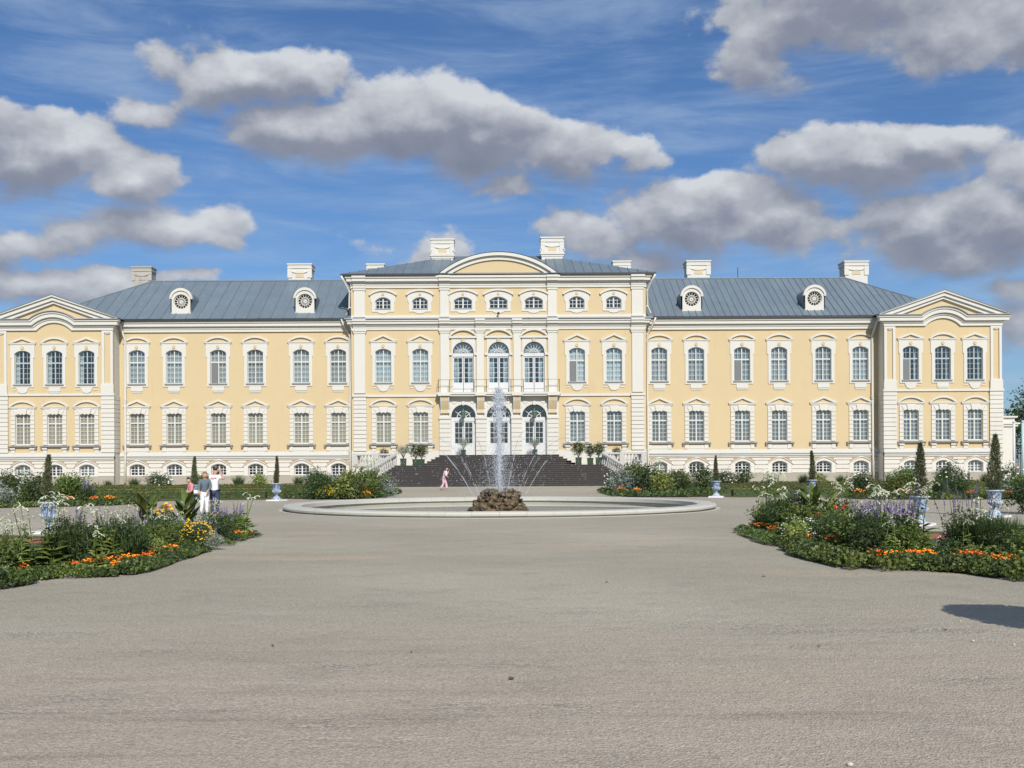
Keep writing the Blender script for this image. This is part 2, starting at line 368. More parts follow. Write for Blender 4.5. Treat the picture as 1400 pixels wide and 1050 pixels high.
# ------------------------------------------------------------------ mesh helpers
class MB:
    def __init__(s): s.v = []; s.f = []
    def add(s, vs, fs):
        k = len(s.v); s.v += [tuple(q) for q in vs]; s.f += [tuple(k + i for i in f) for f in fs]; return s
    def box(s, x0, x1, y0, y1, z0, z1):
        return s.add([(x0,y0,z0),(x1,y0,z0),(x1,y1,z0),(x0,y1,z0),(x0,y0,z1),(x1,y0,z1),(x1,y1,z1),(x0,y1,z1)],
                     [(0,3,2,1),(4,5,6,7),(0,1,5,4),(1,2,6,5),(2,3,7,6),(3,0,4,7)])
    def plate(s, outer, holes, yf, yb, back=False):
        """outline in (x, z), front at yf, sides back to yb; holes get their own sides"""
        loops = [outer] + list(holes)
        if holes:
            tris = tessellate_polygon([[Vector((x, z, 0)) for x, z in lp] for lp in loops])
        else:
            tris = tessellate_polygon([[Vector((x, z, 0)) for x, z in outer]])
        flat = [q for lp in loops for q in lp]
        s.add([(x, yf, z) for x, z in flat], [tuple(tr) for tr in tris])
        if back: s.add([(x, yb, z) for x, z in flat], [tuple(tr) for tr in tris])
        for lp in loops:
            n = len(lp); k = [(x, yf, z) for x, z in lp] + [(x, yb, z) for x, z in lp]
            s.add(k, [(i, (i + 1) % n, n + (i + 1) % n, n + i) for i in range(n)])
        return s
    def strip(s, top, bot, yf, yb):
        """ribbon between two outlines of equal length, given in (x, z), with thickness"""
        n = len(top); out = list(top) + list(reversed(bot))
        vs = [(x, yf, z) for x, z in top] + [(x, yf, z) for x, z in bot] + [(x, yb, z) for x, z in top] + [(x, yb, z) for x, z in bot]
        fs = []
        for i in range(n - 1):
            fs += [(i, i + 1, n + i + 1, n + i), (2*n + i, 2*n + i + 1, i + 1, i), (n + i, n + i + 1, 3*n + i + 1, 3*n + i)]
        fs += [(0, n, 3*n, 2*n), (n - 1, 2*n - 1, 4*n - 1, 3*n - 1)]
        return s.add(vs, fs)
    def lathe(s, prof, seg=20, c=(0, 0, 0)):
        k = len(prof); vs = []
        for j in range(seg):
            a = 2 * PI * j / seg
            vs += [(c[0] + r * math.cos(a), c[1] + r * math.sin(a), c[2] + z) for r, z in prof]
        fs = [(j * k + i, ((j + 1) % seg) * k + i, ((j + 1) % seg) * k + i + 1, j * k + i + 1) for j in range(seg) for i in range(k - 1)]
        return s.add(vs, fs)
    def tube(s, pts, rad, seg=8):
        pts = [Vector(p) for p in pts]; n = len(pts); vs = []
        for i, p in enumerate(pts):
            d = (pts[min(i + 1, n - 1)] - pts[max(i - 1, 0)]).normalized()
            u = d.cross(Vector((0, 0, 1)) if abs(d.z) < .9 else Vector((0, 1, 0))).normalized(); w = d.cross(u)
            r = rad[i] if isinstance(rad, (list, tuple)) else rad
            vs += [p + u * (r * math.cos(2*PI*j/seg)) + w * (r * math.sin(2*PI*j/seg)) for j in range(seg)]
        fs = [(i*seg + j, i*seg + (j+1) % seg, (i+1)*seg + (j+1) % seg, (i+1)*seg + j) for i in range(n-1) for j in range(seg)]
        fs += [tuple(range(seg - 1, -1, -1)), tuple((n-1)*seg + j for j in range(seg))]
        return s.add(vs, fs)
    def mesh(s, name, mat, smooth=False):
        me = bpy.data.meshes.new(name); me.from_pydata(s.v, [], s.f)
        me.materials.append(MATS[mat])
        if smooth: me.shade_smooth()
        me.update(); return me
    def build(s, name, mat, parent=None, smooth=False, loc=None):
        return link(name, s.mesh(name, mat, smooth), parent, loc)
def link(name, me, parent=None, loc=None, rot=None, scale=None):
    o = bpy.data.objects.new(name, me); COL.objects.link(o)
    if parent: o.parent = parent
    if loc is not None: o.location = loc
    if rot is not None: o.rotation_euler = rot
    if scale is not None: o.scale = scale
    return o
def tag(o, label=None, cat=None, group=None, kind=None):
    for k, v in (('label', label), ('category', cat), ('group', group), ('kind', kind)):
        if v: o[k] = v
    return o
def thing(name, label, cat, loc=(0, 0, 0), rz=0, group=None):
    o = link(name, None, None, loc, (0, 0, rz)); o.empty_display_size = .2
    return tag(o, label, cat, group)
def copy_tree(o, parent=None, kids=None):
    kids = kids if kids is not None else KIDS(o)
    c = o.copy(); COL.objects.link(c); c.parent = parent
    for ch, sub in kids: copy_tree(ch, c, sub)
    return c
def KIDS(o): return [(ch, KIDS(ch)) for ch in list(o.children)]
def G(x, y):
    """place on the ground seen at photo position (x, y)"""
    D = F * EYE / (y - (HOR - ROLL * (x - 682.5)))
    return ((x - 682.5) * D / F, D)
def hump(cx, w, z0, rise, n=10, flip=1):
    """points of a segmental arc from left to right"""
    return [(cx - w/2 + w*i/n, z0 + flip * rise * (1 - (2*i/n - 1)**2) ** .75) for i in range(n + 1)]
def arc_pts(cx, w, z0, rise, n=10):
    if rise <= 1e-6: return [(cx - w/2, z0), (cx + w/2, z0)]
    Rr = (w*w/4 + rise*rise) / (2*rise); zc = z0 + rise - Rr; a0 = math.asin(min(1, w/2/Rr))
    if rise > w/2: a0 = PI - a0
    return [(cx + Rr*math.sin(-a0 + 2*a0*i/n), zc + Rr*math.cos(-a0 + 2*a0*i/n)) for i in range(n + 1)]
def opening(cx, w, z0, z1, rise, n=8):
    return [(cx - w/2, z0)] + [(x, z) for x, z in arc_pts(cx, w, z1 - rise, rise, n)] + [(cx + w/2, z0)]
# ================================================================== PALACE
DW, DC, DP = 95.5, 94.6, 93.95
def zf(D):
    return lambda y: EYE + (HOR - y) * D / F
ZW, ZC, ZP = zf(DW), zf(DC), zf(DP)
KW, KC, KP = DW / F, DC / F, DP / F
palace = thing('palace', 'long pale yellow baroque palace with white trim and grey sheet metal roof', 'palace', (0, DW, 0))
def part(mb, name, mat, parent=None, smooth=False, label=None):
    """build in world coordinates, parented to the palace (whose base stands at y = DW)"""
    mb.v = [(x, y - DW, z) for x, y, z in mb.v]
    o = mb.build(name, mat, parent or palace, smooth)
    if label: o['label'] = label
    return o
PX = 97.6   # dark rooms behind the windows
# ---- joinery shared by the window kinds (origin on the wall face, x across, y into the wall)
def joinery(w, z0, z1, rise, zt, cols, up, low, yf, mull=.085, bar=.026, fr=.05):
    mb = MB(); o = opening(0, w, z0, z1, rise); i = opening(0, w - 2*fr, z0 + fr, z1 - fr, rise * .95)
    mb.plate(o, [i], yf, yf + .07)
    def top(x):
        if rise < .01: return z1
        Rr = (w*w/4 + rise*rise) / (2*rise); return z1 - Rr + math.sqrt(max(0, Rr*Rr - x*x))
    hw = w/2 - fr
    mb.box(-mull/2, mull/2, yf - .02, yf + .055, z0 + fr, top(0) - .02)
    if zt: mb.box(-hw, -mull/2, yf - .012, yf + .05, zt - .055, zt + .055).box(mull/2, hw, yf - .012, yf + .05, zt - .055, zt + .055)
    for s in (-1, 1):
        n = cols // 2
        for k in range(1, n):
            x = s * (mull/2 + (hw - mull/2) * k / n)
            mb.box(x - bar/2, x + bar/2, yf + .015, yf + .045, z0 + fr, top(x) - .02)
        a, b_ = (mull/2, hw) if s > 0 else (-hw, -mull/2)
        zz = zt or (z1 - rise)
        for k in range(1, low): 
            z = z0 + fr + (zz - z0 - fr) * k / low; mb.box(a, b_, yf + .018, yf + .042, z - bar/2, z + bar/2)
        if zt:
            for k in range(1, up):
                z = zt + (z1 - zt) * k / up; mb.box(a, b_, yf + .018, yf + .042, z - bar/2, z + bar/2)
        elif rise > .15: mb.box(a, b_, yf + .018, yf + .042, zz - bar/2, zz + bar/2)
    return mb
def pane(w, z0, z1, rise, y):
    mb = MB(); o = opening(0, w, z0, z1, rise); mb.add([(x, y, z) for x, z in o], [tuple(range(len(o)))]); return mb
def drape(w, z0, z1, y, amp=.035, wl=.16, x0=None, x1=None):
    mb = MB(); x0 = -w/2 if x0 is None else x0; x1 = w/2 if x1 is None else x1; n = max(4, int((x1 - x0) / wl * 4)); vs = []
    for i in range(n + 1):
        x = x0 + (x1 - x0) * i / n; yy = y + amp * math.sin(x / wl * 2 * PI) + .01 * math.sin(x * 37)
        vs += [(x, yy, z0), (x, yy + .02, (z0 + z1)/2), (x, yy, z1)]
    mb.add(vs, [(3*i + k, 3*i + 3 + k, 3*i + 4 + k, 3*i + 1 + k) for i in range(n) for k in (0, 1)]); return mb
def ped_tri(hw, zb, zt, band=.2, proj=.14, th=.17):
    mb = MB(); mb.box(-hw + .07, hw - .07, -proj + .06, 0, zb, zb + band * .55); mb.box(-hw, hw, -proj, 0, zb + band * .55, zb + band)
    top = [(-hw - .03, zb + band + .02), (0, zt), (hw + .03, zb + band + .02)]
    bot = [(-hw + .3, zb + band - .001), (0, zt - th), (hw - .3, zb + band - .001)]
    mb.strip(top, bot, -proj - .03, 0); return mb
def ped_seg(hw, zb, zt, band=.2, proj=.14, th=.15, n=12):
    mb = MB(); mb.box(-hw + .07, hw - .07, -proj + .06, 0, zb, zb + band * .55); mb.box(-hw, hw, -proj, 0, zb + band * .55, zb + band)
    r = zt - zb - band
    top = arc_pts(0, 2*hw + .04, zb + band, r, n); bot = arc_pts(0, 2*hw - .34, zb + band - .002, r - th, n)
    mb.strip(top, bot, -proj - .03, 0); return mb
CACHE = {}
def place_window(key, parts, X, D, parent=None, over=None):
    """parts: list of (name, mesh, child?) - first is the window's own mesh"""
    root = link('window', parts[0][1], parent or palace, (X, D - DW, 0))
    for nm, me in parts[1:]: link(nm, me, root)
    return root
def win_upper(Z, K, ped, apron, curt, open_sash_plate=False, sec='w'):
    key = ('up', sec, ped, apron, curt, open_sash_plate)
    if key in CACHE: return CACHE[key]
    w = 21.7 * K; z0, z1, r = Z(522), Z(476), .26
    e = K
    sur = MB(); op = opening(0, w, z0, z1, r)
    hw, he = 15 * e, 16.6 * e
    out = [(-hw, Z(526.6)), (-hw, Z(486)), (-he, Z(486)), (-he, Z(468.8)), (he, Z(468.8)), (he, Z(486)), (hw, Z(486)), (hw, Z(526.6))]
    sur.plate(out, [op], -.07, .26)
    i2 = opening(0, w + .28, z0 + .0, z1 + .13, r + .03)
    if apron == 'rect': sur.box(-8*e, 8*e, -.075, 0, Z(532.3), Z(526.7)); sur.box(-7.4*e, 7.4*e, -.05, 0, Z(534.2), Z(532.8)); [sur.box(q*e - .035, q*e + .035, -.05, 0, Z(535.4), Z(534.5)) for q in (-6, -3.6, -1.2, 1.2, 3.6, 6)]
    if apron == 'round':
        sur.plate([(-8.2*e, Z(526.7)), (-8.2*e, Z(528.5))] + arc_pts(0, 13.5*e, Z(529.6), -.0, 2)[:1] + [(6.9*e*math.cos(PI + PI*k/10), Z(529.4) - 6.9*e*.75*abs(math.sin(PI*k/10))) for k in range(1, 10)] + [(6.9*e, Z(529.4)), (8.2*e, Z(528.5)), (8.2*e, Z(526.7))], [], -.075, 0)
        for s in (-1, 1): sur.box(min(s*9*e, s*14.5*e), max(s*9*e, s*14.5*e), -.05, 0, Z(530.4), Z(529.2))
    key_mb = MB().plate([(2.2*e*math.cos(2*PI*k/12), Z(472.2) + 2.4*e*math.sin(2*PI*k/12)) for k in range(12)], [], -.14, -.07)
    pt = Z(458 if sec != 'c' else 456.6)
    pd = ped_tri(18.6*e, Z(468.8), pt) if ped == 'tri' else ped_seg(18.6*e, Z(468.8), pt)
    parts = [('window', sur.mesh('window_surround', 'white_stucco')), ('pediment', pd.mesh('pediment', 'white_stucco')),
             ('rosette', key_mb.mesh('rosette', 'yellow_plaster')),
             ('sill', MB().box(-12.6*e, 12.6*e, -.15, .17, Z(524.0), Z(522.4)).mesh('sill', 'grey_sill')),
             ('frame', joinery(w - .01, z0, z1, r, Z(493), 4, 2, 4, .16).mesh('frame', 'grey_green_paint' if curt == 'dark' else 'window_paint')),
             ('glass', pane(w - .02, z0, z1, r, .19).mesh('glass', 'window_glass'))]
    if curt != 'dark': parts.append(('curtain', drape(w + .1, z0, z1 - .1, .40).mesh('curtain', curt)))
    else: parts.append(('curtain', MB().add(drape(w, z0, z1, .45, x1=-w/2 + .28).v, drape(w, z0, z1, .45, x1=-w/2 + .28).f).add(drape(w, z0, z1, .45, x0=w/2 - .25).v, drape(w, z0, z1, .45, x0=w/2 - .25).f).mesh('curtain', 'curtain_blue')))
    if open_sash_plate: parts.append(('open_sash_plate', MB().box(-w/2 + .07, -.06, .10, .13, z0 + .06, Z(494)).mesh('open_sash_plate', 'sash_gap_grey')))  # grey plate paints the shaded gap of a sash swung inward
    CACHE[key] = parts; return parts
def win_lower(Z, K, ped, curt, sec, full):
    key = ('lo', sec, ped, curt, full)
    if key in CACHE: return CACHE[key]
    e = K; w = 20.6 * e; z0, z1, r = Z(604.6), Z(562), .17
    sur = MB(); op = opening(0, w, z0, z1, r)
    sur.plate([(-15.6*e, Z(605.8)), (-15.6*e, Z(556)), (15.6*e, Z(556)), (15.6*e, Z(605.8))], [op], -.035, .26)
    rows = 7; ya, yb = 605.4, 565.5
    for k in range(rows):
        a = ya + (yb - ya) * k / rows; b_ = ya + (yb - ya) * (k + 1) / rows
        for s in (-1, 1): sur.box(min(s*10.45*e, s*16*e), max(s*10.45*e, s*16*e), -.09, -.03, Z(a - .35), Z(b_ + .35))
    for s in (-1, 1): sur.plate([(s*16*e, Z(565)), (s*16*e, Z(557.8)), (s*13.6*e, Z(557.8)), (s*10.4*e, Z(565))], [], -.09, -.03)
    for s in (-1, 1): sur.plate([(s*9.9*e, Z(564.0)), (s*13*e, Z(557.8)), (s*6.4*e, Z(557.8)), (s*5.4*e, Z(562.6))], [], -.09, -.03)
    sur.plate([(-5*e, Z(562.6)), (-6.2*e, Z(556)), (6.2*e, Z(556)), (5*e, Z(562.6)), (2.4*e, Z(564)), (0, Z(562.8)), (-2.4*e, Z(564))], [], -.15, -.03)
    if full:
        sur.box(-15*e, 15*e, -.05, 0, Z(616.4), Z(609.2)); sur.box(-9.5*e, 9.5*e, -.085, -.05, Z(614.8), Z(610.6))
        for s in (-1, 1): sur.box(s*13.4*e - 2.6*e, s*13.4*e + 2.6*e, -.11, -.05, Z(615), Z(609.2))
    else:
        for s in (-1, 1): sur.box(s*13.4*e - 2.8*e, s*13.4*e + 2.8*e, -.09, 0, Z(616.4), Z(609.2))
        for s in (-1, 1): sur.box(s*13.4*e - 3.4*e, s*13.4*e + 3.4*e, -.2, -.09, Z(611.4), Z(609.2))
    pd = ped_tri(18.9*e, Z(556), Z(544.2)) if ped == 'tri' else ped_seg(18.9*e, Z(556), Z(544.4))
    sl = MB().box(-19.6*e, 19.6*e, -.24, .10, Z(608.0), Z(606.4))
    for s in (-1, 1): sl.box(s*18.2*e - 1.1*e, s*18.2*e + 1.1*e, -.2, -.095, Z(610.6), Z(608.05))
    parts = [('window', sur.mesh('window_surround', 'white_rustic')), ('pediment', pd.mesh('pediment', 'white_stucco')), ('sill', sl.mesh('sill', 'grey_sill')),
             ('frame', joinery(w - .01, z0, z1, r, Z(576), 4, 2, 5, .16, .11).mesh('frame', 'window_paint')),
             ('glass', pane(w - .02, z0, z1, r, .19).mesh('glass', 'window_glass'))]
    if curt == 'curtain_lace':
        parts.append(('curtain', MB().add(drape(w, z0, z1 - .05, .42, .07, .33).v, drape(w, z0, z1 - .05, .42, .07, .33).f).mesh('curtain', curt)))
    else: parts.append(('blind', drape(w + .1, z0, z1 - .05, .27, .012, .3).mesh('blind', curt)))
    CACHE[key] = parts; return parts
def win_base(Z, K, sec, lit):
    key = ('ba', sec, lit)
    if key in CACHE: return CACHE[key]
    e = K; w = 20.6*e; z0, z1, r = Z(647.8), Z(632), .24
    sur = MB(); op = opening(0, w, z0, z1, r)
    out = [(-16*e, Z(648.4)), (-16*e, Z(635.2)), (-10*e, Z(631)), (-4*e, Z(628.3)), (0, Z(627.4)), (4*e, Z(628.3)), (10*e, Z(631)), (16*e, Z(635.2)), (16*e, Z(648.4))]
    sur.plate(out, [op], -.04, .42)
    top = [(-18*e, Z(635.6)), (-10*e, Z(630.2)), (-4*e, Z(627.3)), (0, Z(626.4)), (4*e, Z(627.3)), (10*e, Z(630.2)), (18*e, Z(635.6))]
    bot = [(-18*e, Z(636.4)), (-10*e, Z(631.1)), (-4*e, Z(628.25)), (0, Z(627.35)), (4*e, Z(628.25)), (10*e, Z(631.1)), (18*e, Z(636.4))]
    sur.strip(top, bot, -.13, 0)
    fr = joinery(w - .01, z0, z1, r, None, 4, 0, 3, .30, .11, .045, .06)
    parts = [('window', sur.mesh('basement_surround', 'white_rustic')), ('frame', fr.mesh('frame', 'door_paint')), ('glass', pane(w - .02, z0, z1, r, .34).mesh('glass', 'window_glass'))]
    if lit: parts.append(('curtain', drape(w, z0, z1, .5, .02, .3).mesh('curtain', 'curtain_pale')))  # pale curtain hung behind the panes
    CACHE[key] = parts; return parts
def win_attic(wide):
    key = ('at', wide)
    if key in CACHE: return CACHE[key]
    Z, e = ZC, KC; w = (24.8 if wide else 21) * e; q = 1.6 if wide else 0; z0, z1, r = Z(421.5), Z(405.6), .33
    sur = MB(); op = opening(0, w, z0, z1, r, 10)
    h1, h2 = (15.2 + q)*e, (17 + q)*e
    out = [(-h1, Z(425.7)), (-h1, Z(414)), (-h2, Z(411)), (-h2, Z(402.6))] + arc_pts(0, 2*h2, Z(402.6), Z(397) - Z(402.6), 10)[1:-1] + [(h2, Z(402.6)), (h2, Z(411)), (h1, Z(414)), (h1, Z(425.7)), (8*e, Z(425.7)), (5*e, Z(427.6)), (0, Z(428.4)), (-5*e, Z(427.6)), (-8*e, Z(425.7))]
    sur.plate(out, [op], -.06, .27)
    hd = MB().strip(arc_pts(0, 2*(19.4 + q)*e, Z(401.8), Z(394.9) - Z(401.8), 12), arc_pts(0, 2*(18.4 + q)*e, Z(403.6), Z(397.4) - Z(403.6), 12), -.2, 0)
    ro = MB().plate([(1.8*e*math.cos(2*PI*k/12), Z(401.6) + 1.9*e*math.sin(2*PI*k/12)) for k in range(12)], [], -.12, -.06)
    parts = [('window', sur.mesh('attic_surround', 'white_stucco')), ('hood', hd.mesh('hood', 'white_stucco')), ('rosette', ro.mesh('rosette', 'yellow_plaster')),
             ('frame', joinery(w - .01, z0, z1, r, None, 4, 0, 2, .17, .12, .04, .06).mesh('frame', 'window_paint')), ('glass', pane(w - .02, z0, z1, r, .2).mesh('glass', 'window_glass')),
             ('sill', MB().box(-w/2 - .02, w/2 + .02, -.1, .16, Z(422.4), Z(421.55)).mesh('sill', 'grey_sill'))]
    CACHE[key] = parts; return parts
def wall_cells(mb, xs, edges, z0, z1, D, holes):
    """one plate per bay, with the bay's opening cut out"""
    for i, h in enumerate(holes):
        a, b_ = edges[i], edges[i + 1]
        mb.plate([(a, z0), (a, z1), (b_, z1), (b_, z0)], [h] if h else [], D, D + .3)
def mids(xs, a, b_): return [a] + [(xs[i] + xs[i+1]) / 2 for i in range(len(xs) - 1)] + [b_]

WX = [219.4, 270.0, 332.8, 383.4, 443.8, 494.5]
XC, XPI = 201.5 * KC, 527.0 * KP      # centre block edge, pavilion inner edge
PCX, PHW = 607.0 * KP, 80.2 * KP
XPO = PCX + PHW
def rows_of_courses(parent, D, segs, Z, yrows, th=.05, mat='white_rustic'):
    for (ya, yb) in yrows:
        for (a, b_) in segs:
            if b_ - a < .05: continue
            mb = MB(); c = .02
            mb.box(a, b_, D - th, D + .02, Z(ya) + .025, Z(yb) - .025)
            part(mb, 'stone_course', mat, parent)
BROWS = [(648.5, 643.0), (643.0, 637.2), (637.2, 631.2), (631.2, 624.6)]
def basement(x0, x1, wins, D, Z, K, sec, curtained_bays):
    edges = mids(wins, x0, x1)
    mb = MB(); holes = [opening(x, 21.4*K, Z(648), Z(631.6), .25) for x in wins]
    wall_cells(mb, wins, edges, Z(648.5), Z(622.3), D, holes)
    bw = part(mb, 'basement_wall', 'joint_shade')
    for (ya, yb) in BROWS:
        hw = 16.0 if ya < 640 and ya > 632 else 16.0
        if ya <= 631.3: hw = 0.0
        xs = [x0]
        for x in wins:
            if hw: xs += [x - hw*K - .012, x + hw*K + .012]
            else: xs += [x, x]
        xs.append(x1)
        segs = [(xs[i], xs[i+1] - .0) for i in range(0, len(xs), 2)]
        if hw == 0: segs = [(x0, x1)]; segs = [(edges[i], edges[i+1] - .02) for i in range(len(wins))]; rows_of_courses(bw, D, segs, Z, [(627.0 + .0, yb)]); 
        else: rows_of_courses(bw, D, segs, Z, [(ya, yb)])
        if hw == 0:   # the part of this course between the window hoods
            xs = [x0]
            for x in wins: xs += [x - 13*K, x + 13*K]
            xs.append(x1)
            rows_of_courses(bw, D, [(xs[i], xs[i+1]) for i in range(0, len(xs), 2)], Z, [(ya, 627.6)])
    part(MB().box(x0, x1, D - .14, D + .3, 0, Z(648.5)), 'plinth', 'plinth_stone')
    part(MB().box(x0, x1, D - .13, D + .3, Z(624.5), Z(622.35)), 'string_course', 'white_stucco')
    m2 = MB(); m2.add([(x0, D - .20, Z(622.3)), (x1, D - .20, Z(622.3)), (x1, D + .14, Z(620.6)), (x0, D + .14, Z(620.6)), (x0, D - .20, Z(622.0)), (x1, D - .20, Z(622.0)), (x1, D + .14, Z(620.3)), (x0, D + .14, Z(620.3))], [(0,1,2,3), (4,5,6,7), (0,1,5,4), (1,2,6,5), (3,0,4,7)])
    part(m2, 'lead_flashing', 'sheet_lead')
    for x, l in zip(wins, curtained_bays): place_window('b', win_base(Z, K, sec, l), x, D)
for s in (-1, 1):
    # ---------------- wings
    xs = sorted([s * w * KW for w in WX]); a, b_ = sorted((s * (XC - .1), s * (XPI + .1)))
    edges = mids(xs, a, b_); mb = MB()
    wall_cells(mb, xs, edges, ZW(616), ZW(540), DW, [opening(x, 22*KW, ZW(605), ZW(561.5), .18) for x in xs])
    wall_cells(mb, xs, edges, ZW(540), ZW(452), DW, [opening(x, 23*KW, ZW(522.4), ZW(475.3), .27) for x in xs])
    mb.box(a, b_, DW + .02, DW + .3, ZW(452), ZW(436))
    part(mb, 'wing_wall', 'yellow_plaster')
    a2, b2 = sorted((s * XC, s * XPI))
    part(MB().box(a2, b2, DW - .06, DW + .1, ZW(621), ZW(616)), 'base_band', 'white_stucco')
    cn = MB(); cn.box(a2, b2, DW - .16, DW + .1, ZW(452.2), ZW(448.6)).box(a2, b2, DW - .22, DW + .1, ZW(448.55), ZW(447.0)).box(a2, b2, DW - .26, DW + .1, ZW(446.95), ZW(445.0)).box(a2, b2, DW - .44, DW + .1, ZW(444.95), ZW(440.6)).box(a2, b2, DW - .54, DW + .1, ZW(440.55), ZW(438.0))
    part(cn, 'cornice', 'white_stucco')
    gt = MB().box(a2, b2, DW - .70, DW - .4, ZW(437.9), ZW(435.6)); part(gt, 'gutter', 'gutter_metal')
    for i, x in enumerate(xs):
        place_window('u', win_upper(ZW, KW, 'seg', 'rect', 'curtain_pale', (s < 0 and i == 2) or (s > 0 and i == 2), 'w'), x, DW)
        place_window('l', win_lower(ZW, KW, 'tri', 'curtain_tan' if s < 0 else 'curtain_lace', 'w', True), x, DW)
    basement(a2, b2, xs, DW - .05, ZW, KW, 'w', [(s > 0 and i in (0, 5)) for i in range(6)])
    part(MB().box(a2, b2, DW + 2.2, DW + 2.3, 0, ZW(440)), 'room_shade_sheet', 'interior_shade')
    # ---------------- pavilions
    c = s * PCX; hw = PHW; K, Z, D = KP, ZP, DP
    wx = sorted([s * 563.2*K, s * 607*K, s * 650.8*K])
    low = MB(); wall_cells(low, wx, mids(wx, c - hw, c + hw), Z(616), Z(538), D, [opening(x, 22*K, Z(605), Z(561.5), .18) for x in wx])
    gable = [(c - hw, Z(538)), (c - hw, Z(434)), (c, Z(403.5)), (c + hw, Z(434)), (c + hw, Z(538))]
    low.plate(gable, [opening(x, 23*K, Z(522.4), Z(475.3), .27) for x in wx], D, D + .3)
    part(low, 'pavilion_wall', 'yellow_plaster')
    sides = MB()
    sides.box(c - hw, c - hw + .3, D + .3, D + 26, Z(622), Z(434)).box(c + hw - .3, c + hw, D + .3, D + 26, Z(622), Z(434))
    part(sides, 'side_wall', 'white_stucco')
    inner = c - s * hw
    for k in range(13):     # rustic bands on the return of the pavilion
        ya = 616 - 6 * k; x_ = inner - s * .05
        a_, b3 = sorted((x_, inner)); 
        if DW - D > .3: part(MB().box(a_, b3, D + .03, DW - .05, Z(ya - .35), Z(ya - 5.65)), 'stone_block', 'white_rustic')
    part(MB().box(c - hw + .3, c + hw - .3, D + 2.2, D + 2.3, 0, Z(437)), 'room_shade_sheet', 'interior_shade')
    part(MB().box(c - hw - .05, c + hw + .05, D - .07, D + .1, Z(621), Z(616)), 'base_band', 'white_stucco')
    part(MB().box(c - hw - .02, c + hw + .02, D - .12, D, Z(538), Z(535.2)), 'string_course', 'white_stucco')
    basement(c - hw - .06, c + hw + .06, wx, D - .08, Z, K, 'p', [True, False, True])
    pb = MB()
    for q in (-1, 1): 
        xx = c + q * (hw + .06); a_, b3 = sorted((xx, xx - q * .25)); pb.box(a_, b3, D + .25, D + 26, 0, Z(622.3))
    part(pb, 'basement_side', 'white_rustic')
    # pilasters with a sunk yellow panel, and banded quoins under them
    for q in (-1, 1):
        xo, xi = c + q * hw, c + q * (hw - 15.2*K); x0, x1 = min(xo, xi), max(xo, xi)
        mb = MB(); mb.plate([(x0, Z(523)), (x0, Z(449)), (x1, Z(449)), (x1, Z(523))], [[(x0 + 3.4*K, Z(522.6)), (x0 + 3.4*K, Z(452)), (x1 - 3.4*K, Z(452)), (x1 - 3.4*K, Z(522.6))]], D - .12, D + .02)
        for k in (-1, 0, 1): mb.box((x0+x1)/2 + k*2.2*K - .09, (x0+x1)/2 + k*2.2*K + .09, D - .10, D, Z(453.2 + (k == 0) * .8), Z(452))
        mb.box(x0 - .06, x1 + .06, D - .20, D, Z(534.9), Z(523.0))
        mb.box(x0 - .02, x1 + .02, D - .16, D, Z(523.0), Z(521.6))
        pil = part(mb, 'pilaster', 'white_stucco')
        mb = MB().box(x0 - .06, x1 + .06, D - .06, D + .05, Z(616), Z(538)); qn = part(mb, 'quoin', 'joint_shade')
        for k in range(13):
            ya = 616 - 6 * k
            part(MB().box(x0 - .1, x1 + .1, D - .15, D - .03, Z(ya - .3), Z(ya - 5.7)), 'stone_block', 'white_rustic', qn)
        part(MB().box(x0 - .14, x1 + .14, D - .24, D, Z(538.2), Z(535.0)), 'quoin_cap', 'white_stucco', qn)
    for i, x in enumerate(wx):
        pd = 'seg' if i == 1 else 'tri'
        place_window('u', win_upper(Z, K, pd, 'rect' if i == 1 else 'round', 'dark' if s > 0 else 'curtain_pale' if False else 'dark', s > 0 and i == 0, 'p'), x, D)
        place_window('l', win_lower(Z, K, 'seg', 'curtain_tan' if s < 0 else 'curtain_lace', 'p', False), x, D)
    # entablature that arches over the middle window
    def path(y_, half, rise, n=12):
        pts = [(c - hw - .5*0, Z(y_))]
        pts = [(c + x, z) for x, z in arc_pts(0, 2*half*K, Z(y_), rise*K, n)]
        return [(c - hw, Z(y_))] + pts + [(c + hw, Z(y_))]
    def path2(y_, half, rise, ext):
        return [(c - hw - ext, Z(y_))] + [(c + x, z) for x, z in arc_pts(0, 2*half*K, Z(y_), rise*K, 12)] + [(c + hw + ext, Z(y_))]
    en = MB()
    en.strip(path2(444.9, 27.5, 10.6, .05), path2(448.8, 24, 10.6, .05), D - .17, D + .02)
    en.strip(path2(442.2, 28.5, 10.6, .12), path2(444.85, 27.3, 10.6, .12), D - .26, D + .02)
    en.strip(path2(437.3, 30, 11, .50), path2(442.1, 28.3, 10.8, .50), D - .46, D + .02)
    en.strip(path2(434.6, 31, 11, .62), path2(437.2, 30, 11, .62), D - .56, D + .02)
    part(en, 'cornice', 'white_stucco')
    part(MB().strip(path2(433.6, 31.3, 11.2, .64), path2(434.5, 31, 11.1, .64), D - .70, D + .02), 'lead_flashing', 'sheet_lead')
    rk = MB(); hx = 88.6*K
    rk.strip([(c - hx, Z(431.9)), (c, Z(400.2)), (c + hx, Z(431.9))], [(c - hx, Z(433.5)), (c, Z(403.4)), (c + hx, Z(433.5))], D - .58, D + .02)
    rk.strip([(c - hx + .1, Z(433.2)), (c, Z(403.4)), (c + hx - .1, Z(433.2))], [(c - hx + 1.0, Z(433.5)), (c, Z(408.4)), (c + hx - 1.0, Z(433.5))], D - .42, D + .02)
    rk.strip([(c - hx + 1.05, Z(433.3)), (c, Z(408.4)), (c + hx - 1.05, Z(433.3))], [(c - hx + 1.9, Z(433.5)), (c, Z(412.2)), (c + hx - 1.9, Z(433.5))], D - .24, D + .02)
